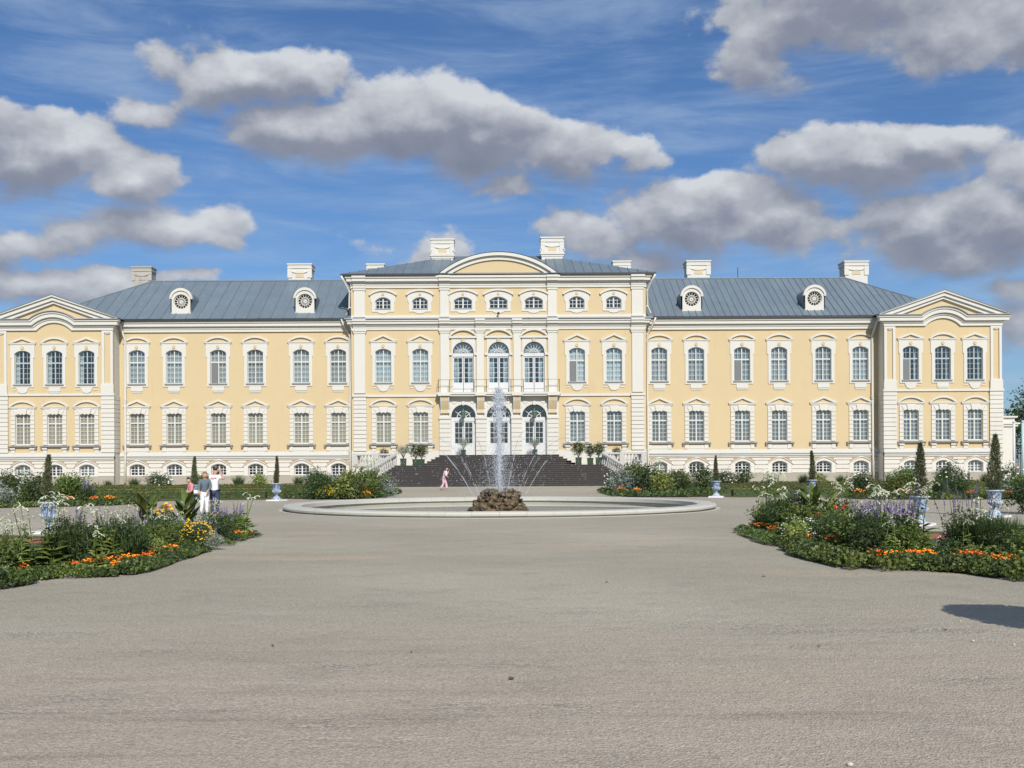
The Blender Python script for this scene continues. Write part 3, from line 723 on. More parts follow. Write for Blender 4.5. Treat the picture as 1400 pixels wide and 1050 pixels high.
    part(rk, 'raking_cornice', 'white_stucco')
    rf = MB()
    ex = hx + .12
    ridge = Z(399.4)
    for q in (-1, 1):
        for (m0, m1) in [(0, 1)]:
            rf.add([(c, D - .62, ridge), (c + q*ex, D - .62, Z(432.4)), (c + q*ex, D + 26, Z(432.4)), (c, D + 26, ridge), (c, D - .62, ridge - .1), (c + q*ex, D - .62, Z(433.2)), (c + q*ex, D + 26, Z(433.2)), (c, D + 26, ridge - .1)], [(0,1,2,3), (4,5,6,7), (0,1,5,4), (1,2,6,5)])
    part(rf, 'pavilion_roof', 'roof_sheet')
    bk = MB().plate([(c - hw, 0), (c - hw, Z(434)), (c, Z(404)), (c + hw, Z(434)), (c + hw, 0)], [], D + 26, D + 26.2, True); part(bk, 'rear_wall', 'yellow_plaster')

# ---------------- centre block
K, Z, D = KC, ZC, DC
AX = [-157.7, -107.1, -48.4, 0, 48.4, 107.1, 157.7]; AXm = [x * K for x in AX]
ed = mids(AXm, -XC, XC)
cw = MB()
wall_cells(cw, AXm, ed, Z(430.5), Z(386), D, [opening(x, ((24.8 if abs(x) < 4 else 21) + .9)*K, Z(422), Z(405.2), .34, 10) for x in AXm])
wall_cells(cw, AXm, ed, Z(540), Z(443), D, [opening(x, 23*K, Z(522.4), Z(475.3), .27) if abs(x) > 4 else opening(x, 29.4*K, Z(536.2), Z(466.6), 14.6*K, 14) for x in AXm])
for i in (0, 1, 5, 6):
    cw.plate([(ed[i], Z(616)), (ed[i], Z(540)), (ed[i+1], Z(540)), (ed[i+1], Z(616))], [opening(AXm[i], 22*K, Z(605), Z(561.5), .18)], D, D + .3)
cw.box(-XC, XC, D, D + .3, Z(443), Z(430.5))
part(cw, 'central_wall', 'yellow_plaster')
pw = MB()
for i in (2, 3, 4):
    a, b_ = (ed[i] if i > 2 else -81.3*K), (ed[i+1] if i < 4 else 81.3*K)
    pw.plate([(a, Z(622.3)), (a, Z(542)), (b_, Z(542)), (b_, Z(622.3))], [opening(AXm[i], 33.4*K, Z(622.3) + .001, Z(553.2), 16.6*K, 16)], D - .1, D + .45)
arc_wall = part(pw, 'arcade_wall', 'white_rustic')
for (a, b_) in [(-81.3, -66.2), (-31.6, -16.9), (16.9, 31.6), (66.2, 81.3)]:
    for k in range(8):
        ya = 622 - 6.1 * k
        part(MB().box(a*K, b_*K, D - .16, D - .09, Z(ya - .35), Z(ya - 5.75)), 'stone_block', 'white_rustic', arc_wall)
    part(MB().box(a*K - .04, b_*K + .04, D - .24, D - .09, Z(572.6), Z(569.4)), 'impost', 'white_stucco', arc_wall)
for x in AXm[2:5]:
    ring = MB().strip([(x + 19.6*K*math.cos(PI - PI*k/20), Z(569.3) + 19.2*K*math.sin(PI*k/20)) for k in range(21)], [(x + 16.7*K*math.cos(PI - PI*k/20), Z(569.3) + 16.4*K*math.sin(PI*k/20)) for k in range(21)], D - .2, D - .09)
    part(ring, 'archivolt', 'white_stucco', arc_wall)
    part(MB().plate([(x - 1.6*K, Z(554)), (x - 2.6*K, Z(549.4)), (x, Z(548.2)), (x + 2.6*K, Z(549.4)), (x + 1.6*K, Z(554))], [], D - .3, D - .19), 'keystone', 'white_stucco', arc_wall)
    # wedge stones fanning out over the arch
    for k in (2, 4, 6.5, 13.5, 16, 18):
        a = PI * k / 20
        p0 = (x + 21*K*math.cos(a), Z(569) + 20.6*K*math.sin(a)); L = 5.0*K
        p1 = (x + (21*K + L)*math.cos(a), Z(569) + (20.6*K + L)*math.sin(a))
        if p1[1] > Z(544): continue
        nx, nz = -math.sin(a)*2.6*K, math.cos(a)*2.6*K
        part(MB().plate([(p0[0]-nx, p0[1]-nz), (p1[0]-nx*1.2, p1[1]-nz*1.2), (p1[0]+nx*1.2, p1[1]+nz*1.2), (p0[0]+nx, p0[1]+nz)], [], D - .15, D - .09), 'wedge_stone', 'white_rustic', arc_wall)
for s in (-1, 1):
    a, b_ = sorted((s * 81.3*K, s * (XC)))
    part(MB().box(a, b_, D - .06, D + .3, 0, Z(616)), 'base_band', 'white_rustic')
    for k in range(5):
        part(MB().box(*sorted((s*184*K, s*XC)), D - .12, D - .05, Z(648 - 6*k), Z(642.6 - 6*k)), 'stone_course', 'white_rustic')
    # quoins, pilasters of the main floor and of the attic
    for (p0, p1, quoin) in [(182.2, 197.4, True), (67.6, 79.6, False), (19.3 if False else 20.2, 30.2, None)]:
        x0, x1 = sorted((s*p0*K, s*p1*K)); mb = MB()
        mb.box(x0, x1, D - .14, D, Z(536.8), Z(455.2))
        mb.box(x0 - .07, x1 + .07, D - .19, D, Z(455.15), Z(452.4)).box(x0 - .14, x1 + .14, D - .25, D, Z(452.35), Z(448.4)).box(x0 - .05, x1 + .05, D - .2, D, Z(448.3), Z(443.6))
        if quoin is not None:
            mb.box(x0, x1, D - .14, D, Z(430.4), Z(396.5)); mb.box(x0 - .07, x1 + .07, D - .2, D, Z(396.4), Z(393.4)); mb.box(x0 - .04, x1 + .04, D - .18, D, Z(433.2), Z(430.45))
        part(mb, 'pilaster', 'white_stucco')
        if quoin:
            qn = part(MB().box(x0 - .05, x1 + .05, D - .06, D, Z(616), Z(543)), 'quoin', 'joint_shade')
            for k in range(13):
                ya = 616 - 5.75 * k
                part(MB().box(x0 - .08, x1 + .08, D - .16, D - .04, Z(ya - .3), Z(ya - 5.4)), 'stone_block', 'white_rustic', qn)
            part(MB().box(x0 - .14, x1 + .14, D - .26, D, Z(541.6), Z(538.4)), 'quoin_cap', 'white_stucco', qn)
    part(MB().box(*sorted((s*84*K, s*181.6*K)), D - .13, D, Z(542), Z(539)), 'string_course', 'white_stucco')
    sidew = MB().box(*sorted((s*XC, s*(XC - .3))), D + .3, D + 18, 0, Z(380)); part(sidew, 'side_wall', 'yellow_plaster')
    part(MB().box(*sorted((s*(XC + .06), s*(XC))), D - .02, D + 18, Z(393.3), Z(378)), 'side_cornice', 'white_stucco')
part(MB().box(-XC + .3, XC - .3, D + 2.2, D + 2.3, 0, Z(390)), 'room_shade_sheet', 'interior_shade')
part(MB().box(-XC + .3, XC - .3, D + .35, D + 2.2, Z(536.6) - .1, Z(536.6)), 'upper_floor', 'interior_shade')
def layered(rows, D, Z, x0, x1, name='cornice', res=()):
    mb = MB(); rows = [(a, b_, c_*.78) for a, b_, c_ in rows]
    for (y0, y1, pr) in rows:
        mb.box(x0 - max(0, pr - .12), x1 + max(0, pr - .12), D - pr, D + .1, Z(y0), Z(y1))
        for (a, b_) in res: mb.box(a - .06 - pr*.1, b_ + .06 + pr*.1, D - pr - .15, D - pr + .02, Z(y0), Z(y1))
    return part(mb, name, 'white_stucco')
res = [(s*(q + w)*K if s > 0 else -(q + w)*K, 0) for s in (1,) for q, w in ()]
resA = [sorted((s*p0*K, s*p1*K)) for s in (-1, 1) for p0, p1 in ((182.2, 197.4), (67.6, 79.6))]
resB = resA + [sorted((s*20.2*K, s*30.2*K)) for s in (-1, 1)]
layered([(393.3, 390.2, .14), (390.1, 387.2, .20), (387.1, 385.0, .36), (384.9, 380.6, .60), (380.5, 377.6, .74)], D, Z, -XC, XC, 'cornice', resA)
layered([(450.6, 447.6, .13), (447.5, 445.2, .18), (445.1, 442.9, .30), (442.8, 439.4, .52), (439.3, 436.7, .64)], D, Z, -XC, XC, 'cornice', resB)
part(MB().box(-XC, XC, D - .08, D, Z(434.6), Z(430.5)), 'attic_base', 'white_stucco')
fl = MB(); xx = XC + .55
fl.add([(-xx, D - .62, Z(436.6)), (xx, D - .62, Z(436.6)), (xx, D, Z(434.0)), (-xx, D, Z(434.0)), (-xx, D - .62, Z(436.0)), (xx, D - .62, Z(436.0)), (xx, D, Z(433.4)), (-xx, D, Z(433.4))], [(0,1,2,3), (4,5,6,7), (0,1,5,4), (1,2,6,5), (3,0,4,7)])
part(fl, 'lead_flashing', 'sheet_lead')
for i, x in enumerate(AXm):
    place_window('a', win_attic(abs(x) < 4), x, D)
    if abs(x) > 4:
        place_window('u', win_upper(Z, K, 'tri', 'round', 'curtain_blue', i == 5, 'c'), x, D)
        place_window('l', win_lower(Z, K, 'seg', 'curtain_tan' if x < 0 else 'curtain_lace', 'c', False), x, D)
# flood lamp below the middle attic window
fl_ = MB().tube([(0, D - .1, Z(427.6)), (0, D - .35, Z(428.6))], .03, 6); fl_.tube([(0, D - .32, Z(428.2)), (0, D - .5, Z(429.4))], [.07, .12], 10)
part(fl_, 'flood_lamp', 'dark_iron')
# arched balcony doors on the main floor
def fan(x, zc, r, spokes, y, bar=.045):
    mb = MB()
    for k in range(1, spokes):
        a = PI * k / spokes; p0 = Vector((x + .12*math.cos(a), y, zc + .12*math.sin(a))); p1 = Vector((x + r*math.cos(a), y, zc + r*math.sin(a)))
        mb.tube([p0, p1], bar/2, 4)
    for rr in (r * .45,):
        mb.strip([(x + rr*math.cos(PI - PI*k/14), zc + rr*math.sin(PI*k/14)) for k in range(15)], [(x + (rr - bar)*math.cos(PI - PI*k/14), zc + (rr - bar)*math.sin(PI*k/14)) for k in range(15)], y - .02, y + .02)
    return mb
def leaves(x, w, z0, zp, z1, rows, y, st=.09, cols=2, bar=.032):
    """two door leaves with glazing bars above a solid panel"""
    mb = MB()
    for s in (-1, 1):
        a, b_ = sorted((x + s*.02, x + s*w/2)); 
        mb.box(a, b_, y, y + .06, z0, zp)
        mb.box(a, a + st, y, y + .06, zp, z1).box(b_ - st, b_, y, y + .06, zp, z1).box(a + st, b_ - st, y, y + .06, z1 - .1, z1)
        mb.box(a + st, b_ - st, y - .015, y, z0 + .18, zp - .12)
        for k in range(1, cols): q = a + st + (b_ - a - 2*st)*k/cols; mb.box(q - bar/2, q + bar/2, y + .012, y + .045, zp, z1 - .1)
        for k in range(1, rows): q = zp + (z1 - .1 - zp)*k/rows; mb.box(a + st, b_ - st, y + .014, y + .043, q - bar/2, q + bar/2)
    return mb
for x in AXm[2:5]:
    sur = MB(); w = 28.6*K; op = opening(x, w, Z(535.6), Z(467.2), 14.2*K, 14); hw = 16.2*K
    sur.plate([(x - hw, Z(535.9)), (x - hw, Z(462)), (x + hw, Z(462)), (x + hw, Z(535.9))], [op], D - .07, D + .3)
    for s in (-1, 1): sur.box(*sorted((x + s*14.6*K, x + s*19*K)), D - .17, D - .05, Z(485.6), Z(482.2))
    bd = part(sur, 'balcony_door', 'white_stucco')
    hd = MB(); top = arc_pts(x, 39.4*K, Z(459.4), 10.6*K, 14); bot = arc_pts(x, 34.6*K, Z(459.5), 7.7*K, 14); hd.strip(top, bot, D - .22, D)
    hd.box(x - 19.2*K, x + 19.2*K, D - .2, D, Z(462.2), Z(459.5)); part(hd, 'pediment', 'white_stucco', bd)
    part(MB().plate([(x - 1.6*K, Z(467.6)), (x - 3*K, Z(463.4)), (x + 3*K, Z(463.4)), (x + 1.6*K, Z(467.6))], [], D - .18, D - .06), 'keystone', 'yellow_plaster', bd)
    part(leaves(x, w - .02, Z(535.4), Z(522.6), Z(487.4), 5, D + .2), 'door_leaf', 'door_paint', bd)
    fm = fan(x, Z(482.5), 14*K, 8, D + .23); fm.box(x - w/2 + .01, x + w/2 - .01, D + .12, D + .27, Z(487.2), Z(482.7)); part(fm, 'fanlight', 'door_paint', bd)
    gp = MB(); o = opening(x, w - .02, Z(522), Z(467.3), 14.1*K, 14); gp.add([(q, D + .24, z) for q, z in o], [tuple(range(len(o)))]); part(gp, 'glass', 'window_glass', bd)
    cu = MB()
    for s in (-1, 1):
        dd = drape(w, Z(535), Z(483), 0, .05, .2, *sorted((s*w/2, s*(w/2 - .46)))); cu.add([(vx + x + (-s*.12 if k % 3 == 1 else 0), vy + D + .6, vz) for k, (vx, vy, vz) in enumerate(dd.v)], dd.f)
    part(cu, 'curtain', 'curtain_blue', bd)
    part(MB().box(x - w/2, x + w/2, D + .55, D + .57, Z(484), Z(468)), 'fanlight_blind', 'curtain_pale', bd)
# entrance doors under the balcony
for x in AXm[2:5]:
    w = 31.5*K
    y = D + .36
    dr = leaves(x, w - .3, Z(621.6), Z(605.6), Z(575.6), 4, y, .10); dm = part(dr, 'entrance_door', 'door_paint')
    fr = MB().box(x - w/2 - .1, x + w/2 + .1, y - .05, y + .1, Z(575.5), Z(570.2)).box(x - w/2 - .1, x - w/2 + .15, y - .04, y + .1, Z(621.6), Z(575.5)).box(x + w/2 - .15, x + w/2 + .1, y - .04, y + .1, Z(621.6), Z(575.5))
    part(fr, 'door_frame', 'door_paint', dm)
    fn = fan(x, Z(570.2), 9*K, 6, y + .05, .07)
    fn.strip([(x + 9.4*K*math.cos(PI - PI*k/14), Z(570.2) + 9.4*K*math.sin(PI*k/14)) for k in range(15)], [(x + 8.4*K*math.cos(PI - PI*k/14), Z(570.2) + 8.4*K*math.sin(PI*k/14)) for k in range(15)], y, y + .05)
    for a in (35, 90, 145): fn.tube([(x + 9*K*math.cos(R(a)), y + .03, Z(570.2) + 9*K*math.sin(R(a))), (x + 16*K*math.cos(R(a)), y + .03, Z(570.2) + 16*K*math.sin(R(a)))], .03, 4)
    part(fn, 'fanlight', 'door_paint', dm)
    gp = MB(); o = opening(x, 33.0*K, Z(606), Z(553.6), 16.2*K, 16); gp.add([(q, y + .11, z) for q, z in o], [tuple(range(len(o)))]); part(gp, 'glass', 'window_glass', dm)
# balcony
sl = MB().box(-83*K, 83*K, D - .74, D - .02, Z(541.9), Z(539.6)).box(-84.4*K, 84.4*K, D - .84, D - .02, Z(539.5), Z(536.9))
for (a, b_) in [(-82.6, -65.6), (-32, -17.4), (17.4, 32), (65.6, 82.6)]: sl.box(a*K, b_*K, D - .94, D - .5, Z(541.5), Z(537.2))
bal = part(sl, 'balcony', 'white_stucco')
for (a, b_) in [(-79.4, -67.4), (-29.6, -19.6), (19.6, 29.6), (67.4, 79.4)]:
    a, b_ = a*K, b_*K; pr = [(0, .62), (.12, .66), (.4, .60), (.8, .42), (1.15, .24), (1.45, .26), (1.55, .10)]
    for (x0, x1, dl, mt, nm) in [(a, a + .09, 0, 'white_stucco', 'console'), (b_ - .09, b_, 0, 'white_stucco', 'console'), (a + .092, b_ - .092, .03, 'console_tan', 'console_face')]:
        mb = MB(); n = len(pr); zt = Z(542)
        vs = [(x0, D - .1 - p_ + dl, zt - d_) for d_, p_ in pr] + [(x1, D - .1 - p_ + dl, zt - d_) for d_, p_ in pr] + [(x0, D - .1, zt - d_) for d_, p_ in pr] + [(x1, D - .1, zt - d_) for d_, p_ in pr]
        fs = []
        for i in range(n - 1): fs += [(i, i+1, n+i+1, n+i), (i, 2*n+i, 2*n+i+1, i+1), (n+i, n+i+1, 3*n+i+1, 3*n+i)]
        fs += [(n-1, 2*n-1, 4*n-1, 3*n-1)]; mb.add(vs, fs); part(mb, nm, mt, bal)
rl = MB(); yr = D - .80
for q in (-82, -67, -33.5, -16.4, 16.4, 33.5, 67, 82): rl.tube([(q*K, yr, Z(537)), (q*K, yr, Z(519.6))], .028, 6)
rl.tube([(-82*K, yr, Z(519.8)), (82*K, yr, Z(519.8))], .016, 6).tube([(-82*K, yr, Z(519.8)), (-82*K, D, Z(519.8))], .016, 6).tube([(82*K, yr, Z(519.8)), (82*K, D, Z(519.8))], .016, 6)
for a, b_ in ((-82, -67), (-33.5, -16.4), (16.4, 33.5), (67, 82)):
    rl.tube([(a*K, yr, Z(529.5)), (b_*K, yr, Z(529.5))], .012, 5)
part(rl, 'railing', 'dark_iron', bal)
# arched pediment over the three middle bays
def arcp(half, yb, rise): return arc_pts(0, 2*half*K, Z(yb), rise*K, 24)
ap = MB().strip(arcp(83.6, 377.4, 31.2), arcp(77.4, 377.5, 27.2), D - .50, D + .3).strip(arcp(77.2, 377.5, 27.1), arcp(68.6, 377.6, 21.8), D - .26, D + .3)
part(ap, 'arched_pediment', 'white_stucco')
ty = MB(); o = arcp(72, 377.6, 22.6); ty.plate(o, [], D - .1, D + .2); part(ty, 'tympanum', 'yellow_plaster')
br = MB(); o = arcp(84.2, 377.0, 31.6); n = len(o)
br.add([(x, D - .54, z) for x, z in o] + [(x, D + 7.4, z) for x, z in o], [(i, i+1, n+i+1, n+i) for i in range(n - 1)]); part(br, 'pediment_roof', 'roof_sheet', smooth=True)
gt = MB().box(-XC - .8, -84.6*K, D - .76, D - .4, Z(377.4), Z(375.2)).box(84.6*K, XC + .8, D - .76, D - .4, Z(377.4), Z(375.2)); part(gt, 'gutter', 'gutter_metal')
# ---------------- roofs
def panel(parent, p00, p10, p11, p01, rib=True, th=.03):
    """one tray of sheet metal: bottom-left, bottom-right, top-right, top-left"""
    a, b_, c_, d_ = [Vector(q) for q in (p00, p10, p11, p01)]
    nrm = (b_ - a).cross(d_ - a)
    if nrm.length < 1e-6: nrm = (b_ - a).cross(c_ - a)
    nrm.normalize(); 
    if nrm.z < 0: nrm = -nrm
    up = nrm * th; jit = nrm * random.uniform(-.008, .012)
    mb = MB().add([a + jit, b_ + jit, c_ + jit, d_ + jit, a + up + jit, b_ + up + jit, c_ + up + jit, d_ + up + jit], [(4,5,6,7), (0,1,5,4), (1,2,6,5), (2,3,7,6), (3,0,4,7)])
    if rib:
        w = (b_ - a).normalized() * .028; h = nrm * .085
        mb.add([a - w, a + w, d_ + w, d_ - w, a - w + h, a + w + h, d_ + w + h, d_ - w + h], [(4,5,6,7), (0,1,5,4), (1,2,6,5), (3,0,4,7), (2,3,7,6)])
    return part(mb, 'roof_panel', 'roof_sheet', parent)
YE, ZE = DW - .62, ZW(435.2); YR = 102.5; ZR = EYE + (HOR - 383.2) * YR / F; XRid, XFoot = 32.8, 41.2
for s in (-1, 1):
    base = MB(); x0 = s * (XC - 2); 
    base.add([(x0, YE, ZE - .06), (s*XFoot, YE, ZE - .06), (s*XRid, YR, ZR - .06), (x0, YR, ZR - .06), (s*XFoot, 2*YR - YE, ZE - .06), (x0, 2*YR - YE, ZE - .06)], [(0,1,2,3), (1,4,2), (2,4,5,3)])
    rb = part(base, 'wing_roof', 'roof_sheet')
    wpan = 1.07 if s < 0 else .62
    x = XC - .4
    def edge_at(x, t): return x
    while x < XFoot - .02:
        x1 = min(x + wpan, XFoot)
        def top(xx):   # how far up the slope this line runs before it meets the hip
            return 1.0 if xx <= XRid else max(0.0, (XFoot - xx) / (XFoot - XRid))
        def pt(xx, t_): return (s*xx, YE + (YR - YE)*t_, ZE + (ZR - ZE)*t_)
        panel(rb, pt(x, 0), pt(x1, 0), pt(x1, top(x1)), pt(x, top(x)))
        x = x1
    part(MB().tube([(s*(XC - 1), YR, ZR + .06), (s*XRid, YR, ZR + .06)], .09, 6).tube([(s*XRid, YR, ZR + .06), (s*XFoot, YE, ZE + .06)], .07, 6), 'ridge_cap', 'roof_sheet', rb)
YE2, ZE2, YR2, ZR2 = DC - .68, ZC(375.6), 102.0, EYE + (HOR - 349.5) * 102 / F
XE2, XR2 = XC + .85, 3.9
base = MB().add([(-XE2, YE2, ZE2 - .05), (XE2, YE2, ZE2 - .05), (XR2, YR2, ZR2 - .05), (-XR2, YR2, ZR2 - .05), (XE2, 2*YR2 - YE2, ZE2 - .05), (-XE2, 2*YR2 - YE2, ZE2 - .05)], [(0,1,2,3), (1,4,2), (2,4,5,3), (5,0,3), (0,5,4,1)])
rc = part(base, 'central_roof', 'roof_sheet')
for s in (-1, 1):
    x = 4.4; n = 0
    while x < XE2 - .05:
        x1 = min(x + .78, XE2)
        def top(xx): return min(1.0, (XE2 - xx) / (XE2 - XR2))
        def pt(xx, t_): return (s*xx, YE2 + (YR2 - YE2)*t_, ZE2 + (ZR2 - ZE2)*t_)
        panel(rc, pt(x, 0), pt(x1, 0), pt(x1, top(x1)), pt(x, top(x)))
        x = x1
# ---------------- dormers
for dxp in (-434.2, -264.6, 264.6, 432.6):
    Y = 96.1; X = dxp * (Y - .3) / F; zc = EYE + (HOR - 411) * Y / F; k = Y / F
    # the dormer front stands on the roof slope
    t_ = (Y - YE) / (YR - YE); zr = ZE + (ZR - ZE) * t_
    zb = min(zr - .15, zc - 1.12)
    fm = MB(); hw = 12.6*k
    circ = [(X + 10.4*k*math.cos(PI/2 - 2*PI*i/28), zc + 10.4*k*math.sin(PI/2 - 2*PI*i/28)) for i in range(28)]
    outl = [(X - hw - .06, zb), (X - hw, zb + .25), (X - hw, zc + .35)] + [(X + q, z) for q, z in arc_pts(0, 2*hw, zc + .35, .62, 10)][1:-1] + [(X + hw, zc + .35), (X + hw, zb + .25), (X + hw + .06, zb)]
    fm.plate(outl, [circ], Y - .25, Y + .15)
    dm = part(fm, 'dormer', 'white_stucco')
    part(MB().strip(arc_pts(X, 2*hw + .36, zc + .40, .82, 14), arc_pts(X, 2*hw + .06, zc + .34, .64, 14), Y - .36, Y + .1).box(X - hw - .2, X - hw + .02, Y - .33, Y + .1, zc + .28, zc + .42).box(X + hw - .02, X + hw + .2, Y - .33, Y + .1, zc + .24, zc + .42), 'hood', 'white_stucco', dm)
    wm = MB()
    for rr, th in ((10.3*k, .07), (5.6*k, .05), (2.2*k, .10)):
        wm.strip([(X + rr*math.cos(PI/2 - 2*PI*i/32), zc + rr*math.sin(PI/2 - 2*PI*i/32)) for i in range(33)], [(X + (rr - th)*math.cos(PI/2 - 2*PI*i/32), zc + (rr - th)*math.sin(PI/2 - 2*PI*i/32)) for i in range(33)], Y - .12, Y - .05)
    for i in range(14):
        a = 2*PI*i/14 + .1; wm.tube([(X + 1.4*k*math.cos(a), Y - .08, zc + 1.4*k*math.sin(a)), (X + 10.2*k*math.cos(a), Y - .08, zc + 10.2*k*math.sin(a))], .028, 4)
    part(wm, 'window_wheel', 'white_stucco', dm)
    part(MB().plate([(X + 10.5*k*math.cos(2*PI*i/24), zc + 10.5*k*math.sin(2*PI*i/24)) for i in range(24)], [], Y + .02, Y + .06), 'glass', 'interior_shade', dm)
    rb = MB(); o = [(X - hw - .12, zb)] + [(X + q, z) for q, z in arc_pts(0, 2*hw + .24, zc + .38, .74, 12)] + [(X + hw + .12, zb)]; n = len(o)
    rb.add([(x, Y - .15, z) for x, z in o] + [(x, Y + 3.4, z) for x, z in o], [(i, i+1, n+i+1, n+i) for i in range(n - 1)]); part(rb, 'dormer_roof', 'roof_sheet', dm)
# ---------------- chimneys
def chimney(X, Y, w, ztop, zbot, mat='white_stucco', tall=False, lab=None):
    mb = MB(); h = w/2; d = w*.42; H_ = ztop - zbot
    mb.box(X - h*.9, X + h*.9, Y - d*.9, Y + d*.9, zbot, ztop - .22)
    def ring(z0, z1, g): mb.box(X - h - g, X + h + g, Y - d - g, Y + d + g, z0, z1)
    ring(ztop - .12, ztop, .02); ring(ztop - .26, ztop - .125, -.06)
    ring(ztop - .46, ztop - .28, -.02)
    # swag under the cap
    n = 12; tp = [(X - h*.9 + 1.8*h*i/n, ztop - .62 - .22*math.sin(PI*i/n)) for i in range(n+1)]; bt = [(x, z - .10) for x, z in tp]
    mb.strip(tp, bt, Y - d*.9 - .09, Y - d*.8)
    for s in (-1, 1): mb.box(*sorted((X + s*h*.62, X + s*h*.98)), Y - d*.98, Y - d*.8, ztop - 1.35, ztop - .5)
    if tall:
        ring(ztop - 1.62, ztop - 1.5, .04); ring(ztop - 1.48, ztop - 1.36, -.02); ring(ztop - 1.80, ztop - 1.64, -.04)
        for s in (-1, 1): mb.tube([(X + s*h*.95, Y - d*.9, ztop - 1.38), (X + s*h*1.03, Y - d, ztop - 1.25), (X + s*h*.9, Y - d, ztop - 1.1)], .09, 6)
    o = part(mb, 'chimney', mat, None, False, lab)
    pz = ztop - 1.4 if tall else ztop - 1.3
    part(MB().box(X - h*.33, X + h*.33, Y - d*.9 - .04, Y - d*.9 + .03, pz + .0, pz + .52), 'chimney_panel', 'console_tan' if mat != 'weathered_chimney' else mat, o)
    return o
chimney(-75.5*101/F, 101, 2.2, EYE + 306.6*101/F, 19.5, tall=True); chimney(73.6*101/F, 101, 2.2, EYE + 308.2*101/F, 19.5, tall=True)
chimney(-166.8*103/F, 103, 1.75, EYE + 273.8*103/F, 18.5); chimney(168*103/F, 103, 1.75, EYE + 276*103/F, 18.5)
chimney(-269*103.6/F, 103.6, 2.35, EYE + 273.8*103.6/F, 18); chimney(271.6*103.6/F, 103.6, 2.35, EYE + 275.2*103.6/F, 18)
chimney(-484*103.4/F, 103.4, 1.95, EYE + 271.4*103.4/F, 15.5, 'weathered_chimney', lab='weathered bare grey chimney')
chimney(485.6*103.4/F, 103.4, 2.35, EYE + 273.6*103.4/F, 15.5)
part(MB().tube([(327.5*102.5/F, 102.5, ZR), (327.5*102.5/F, 102.5, ZR + 1.1)], .035, 6), 'lightning_rod', 'dark_iron')
# ---------------- rain pipes
def pipe(pts, r=.085): 
    mb = MB().tube(pts, r, 8)
    for p_ in pts[2:-1]: mb.lathe([(r*1.35, -.06), (r*1.35, .06)], 8, p_)
    part(mb, 'rain_pipe', 'pipe_paint', smooth=True)
for s in (-1, 1):
    x = s * (XC + .22)
    pipe([(s*(XC + .9), DW - .72, ZE - .1), (s*(XC + .75), DW - .7, ZE - .45), (x, DW - .16, ZE - 1.5), (x, DW - .16, 7.4), (x, DW - .3, 6.9), (x, DW - .3, 3.0), (x, DW - .36, .3)])
    x2 = s * (XC + .14)
    pipe([(s*(XC + .75), DC - .78, ZE2 - .15), (s*(XC + .5), DC - .6, ZE2 - .6), (x2, DC + .1, ZE2 - 1.4), (x2, DC + .1, ZE + .9), (s*(XC + .45), DC - .3, ZE + .25)], .09)
    x3 = s * (XPI - .55)
    pipe([(s*(XPI - 1.1 + .9), DW - .8, ZE - .12), (s*(XPI - .25), DW - .75, ZE - .4), (x3, DW - .16, ZE - 1.7), (x3, DW - .16, 7.6), (x3, DW - .2, 7.4), (x3, DW - .2, 3.0), (x3, DW - .36, .3)], .1)

# ================================================================== STAIRS
stairs = thing('entrance_stairs', 'broad dark stone stairs with white balustrades before the palace doors', 'stairs', (0, 90, 0))
def spart(mb, name, mat, parent=None, smooth=False):
    mb.v = [(x, y - 90, z) for x, y, z in mb.v]; return mb.build(name, mat, parent or stairs, smooth)
ZT, ZL = ZC(622.0), 1.71
nlow, nup = 11, 5
YF, TR = 85.85, .36
for k in range(nlow):
    z1 = ZL * (k + 1) / nlow - (0.0 if k < nlow - 1 else .0); z0 = ZL * k / nlow
    hw = 10.75 - (10.75 - 8.5) * k / nlow; y0 = YF + TR * k
    st = spart(MB().box(-hw, hw, y0, y0 + TR + (.0), max(0, z0 - .3), z1 - .035), 'step', 'dark_step')
    spart(MB().box(-hw - .03, hw + .03, y0 - .035, y0 + TR - .037, z1 - .034, z1), 'tread', 'step_tread', st)
Y1 = YF + TR * nlow
spart(MB().box(-12.15, 12.15, Y1, DC - .3, 0, ZL - .12), 'terrace_wall', 'white_rustic')
spart(MB().box(-12.25, 12.25, Y1 - .04, DC - .25, ZL - .118, ZL - .002), 'terrace_paving', 'plinth_stone')
Y2 = Y1 + 1.75
for k in range(nup):
    z0 = ZL + (ZT - ZL) * k / nup; z1 = ZL + (ZT - ZL) * (k + 1) / nup
    hw = 6.45 - (6.45 - 5.15) * k / (nup - 1); y0 = Y2 + .36 * k
    y1 = y0 + .36 if k < nup - 1 else DC - .17
    st = spart(MB().box(-hw, hw, y0, y1, z0 + .002, z1 - .035), 'step', 'dark_step')
    spart(MB().box(-hw - .03, hw + .03, y0 - .035, y1 - .037 if k < nup - 1 else DC - .17, z1 - .034, z1), 'tread', 'step_tread', st)
spart(MB().box(-5.1, 5.1, DC - .165, DC + 2, ZT - .5, ZT - .01), 'threshold', 'plinth_stone')
bal_prof = [(.0, 0), (.085, 0), (.085, .05), (.05, .08), (.085, .2), (.095, .28), (.06, .42), (.04, .5), (.05, .56), (.04, .6), (.08, .66), (.08, .72), (0, .72)]
bal_me = MB().lathe(bal_prof, 8).mesh('baluster', 'balustrade_stone', True)
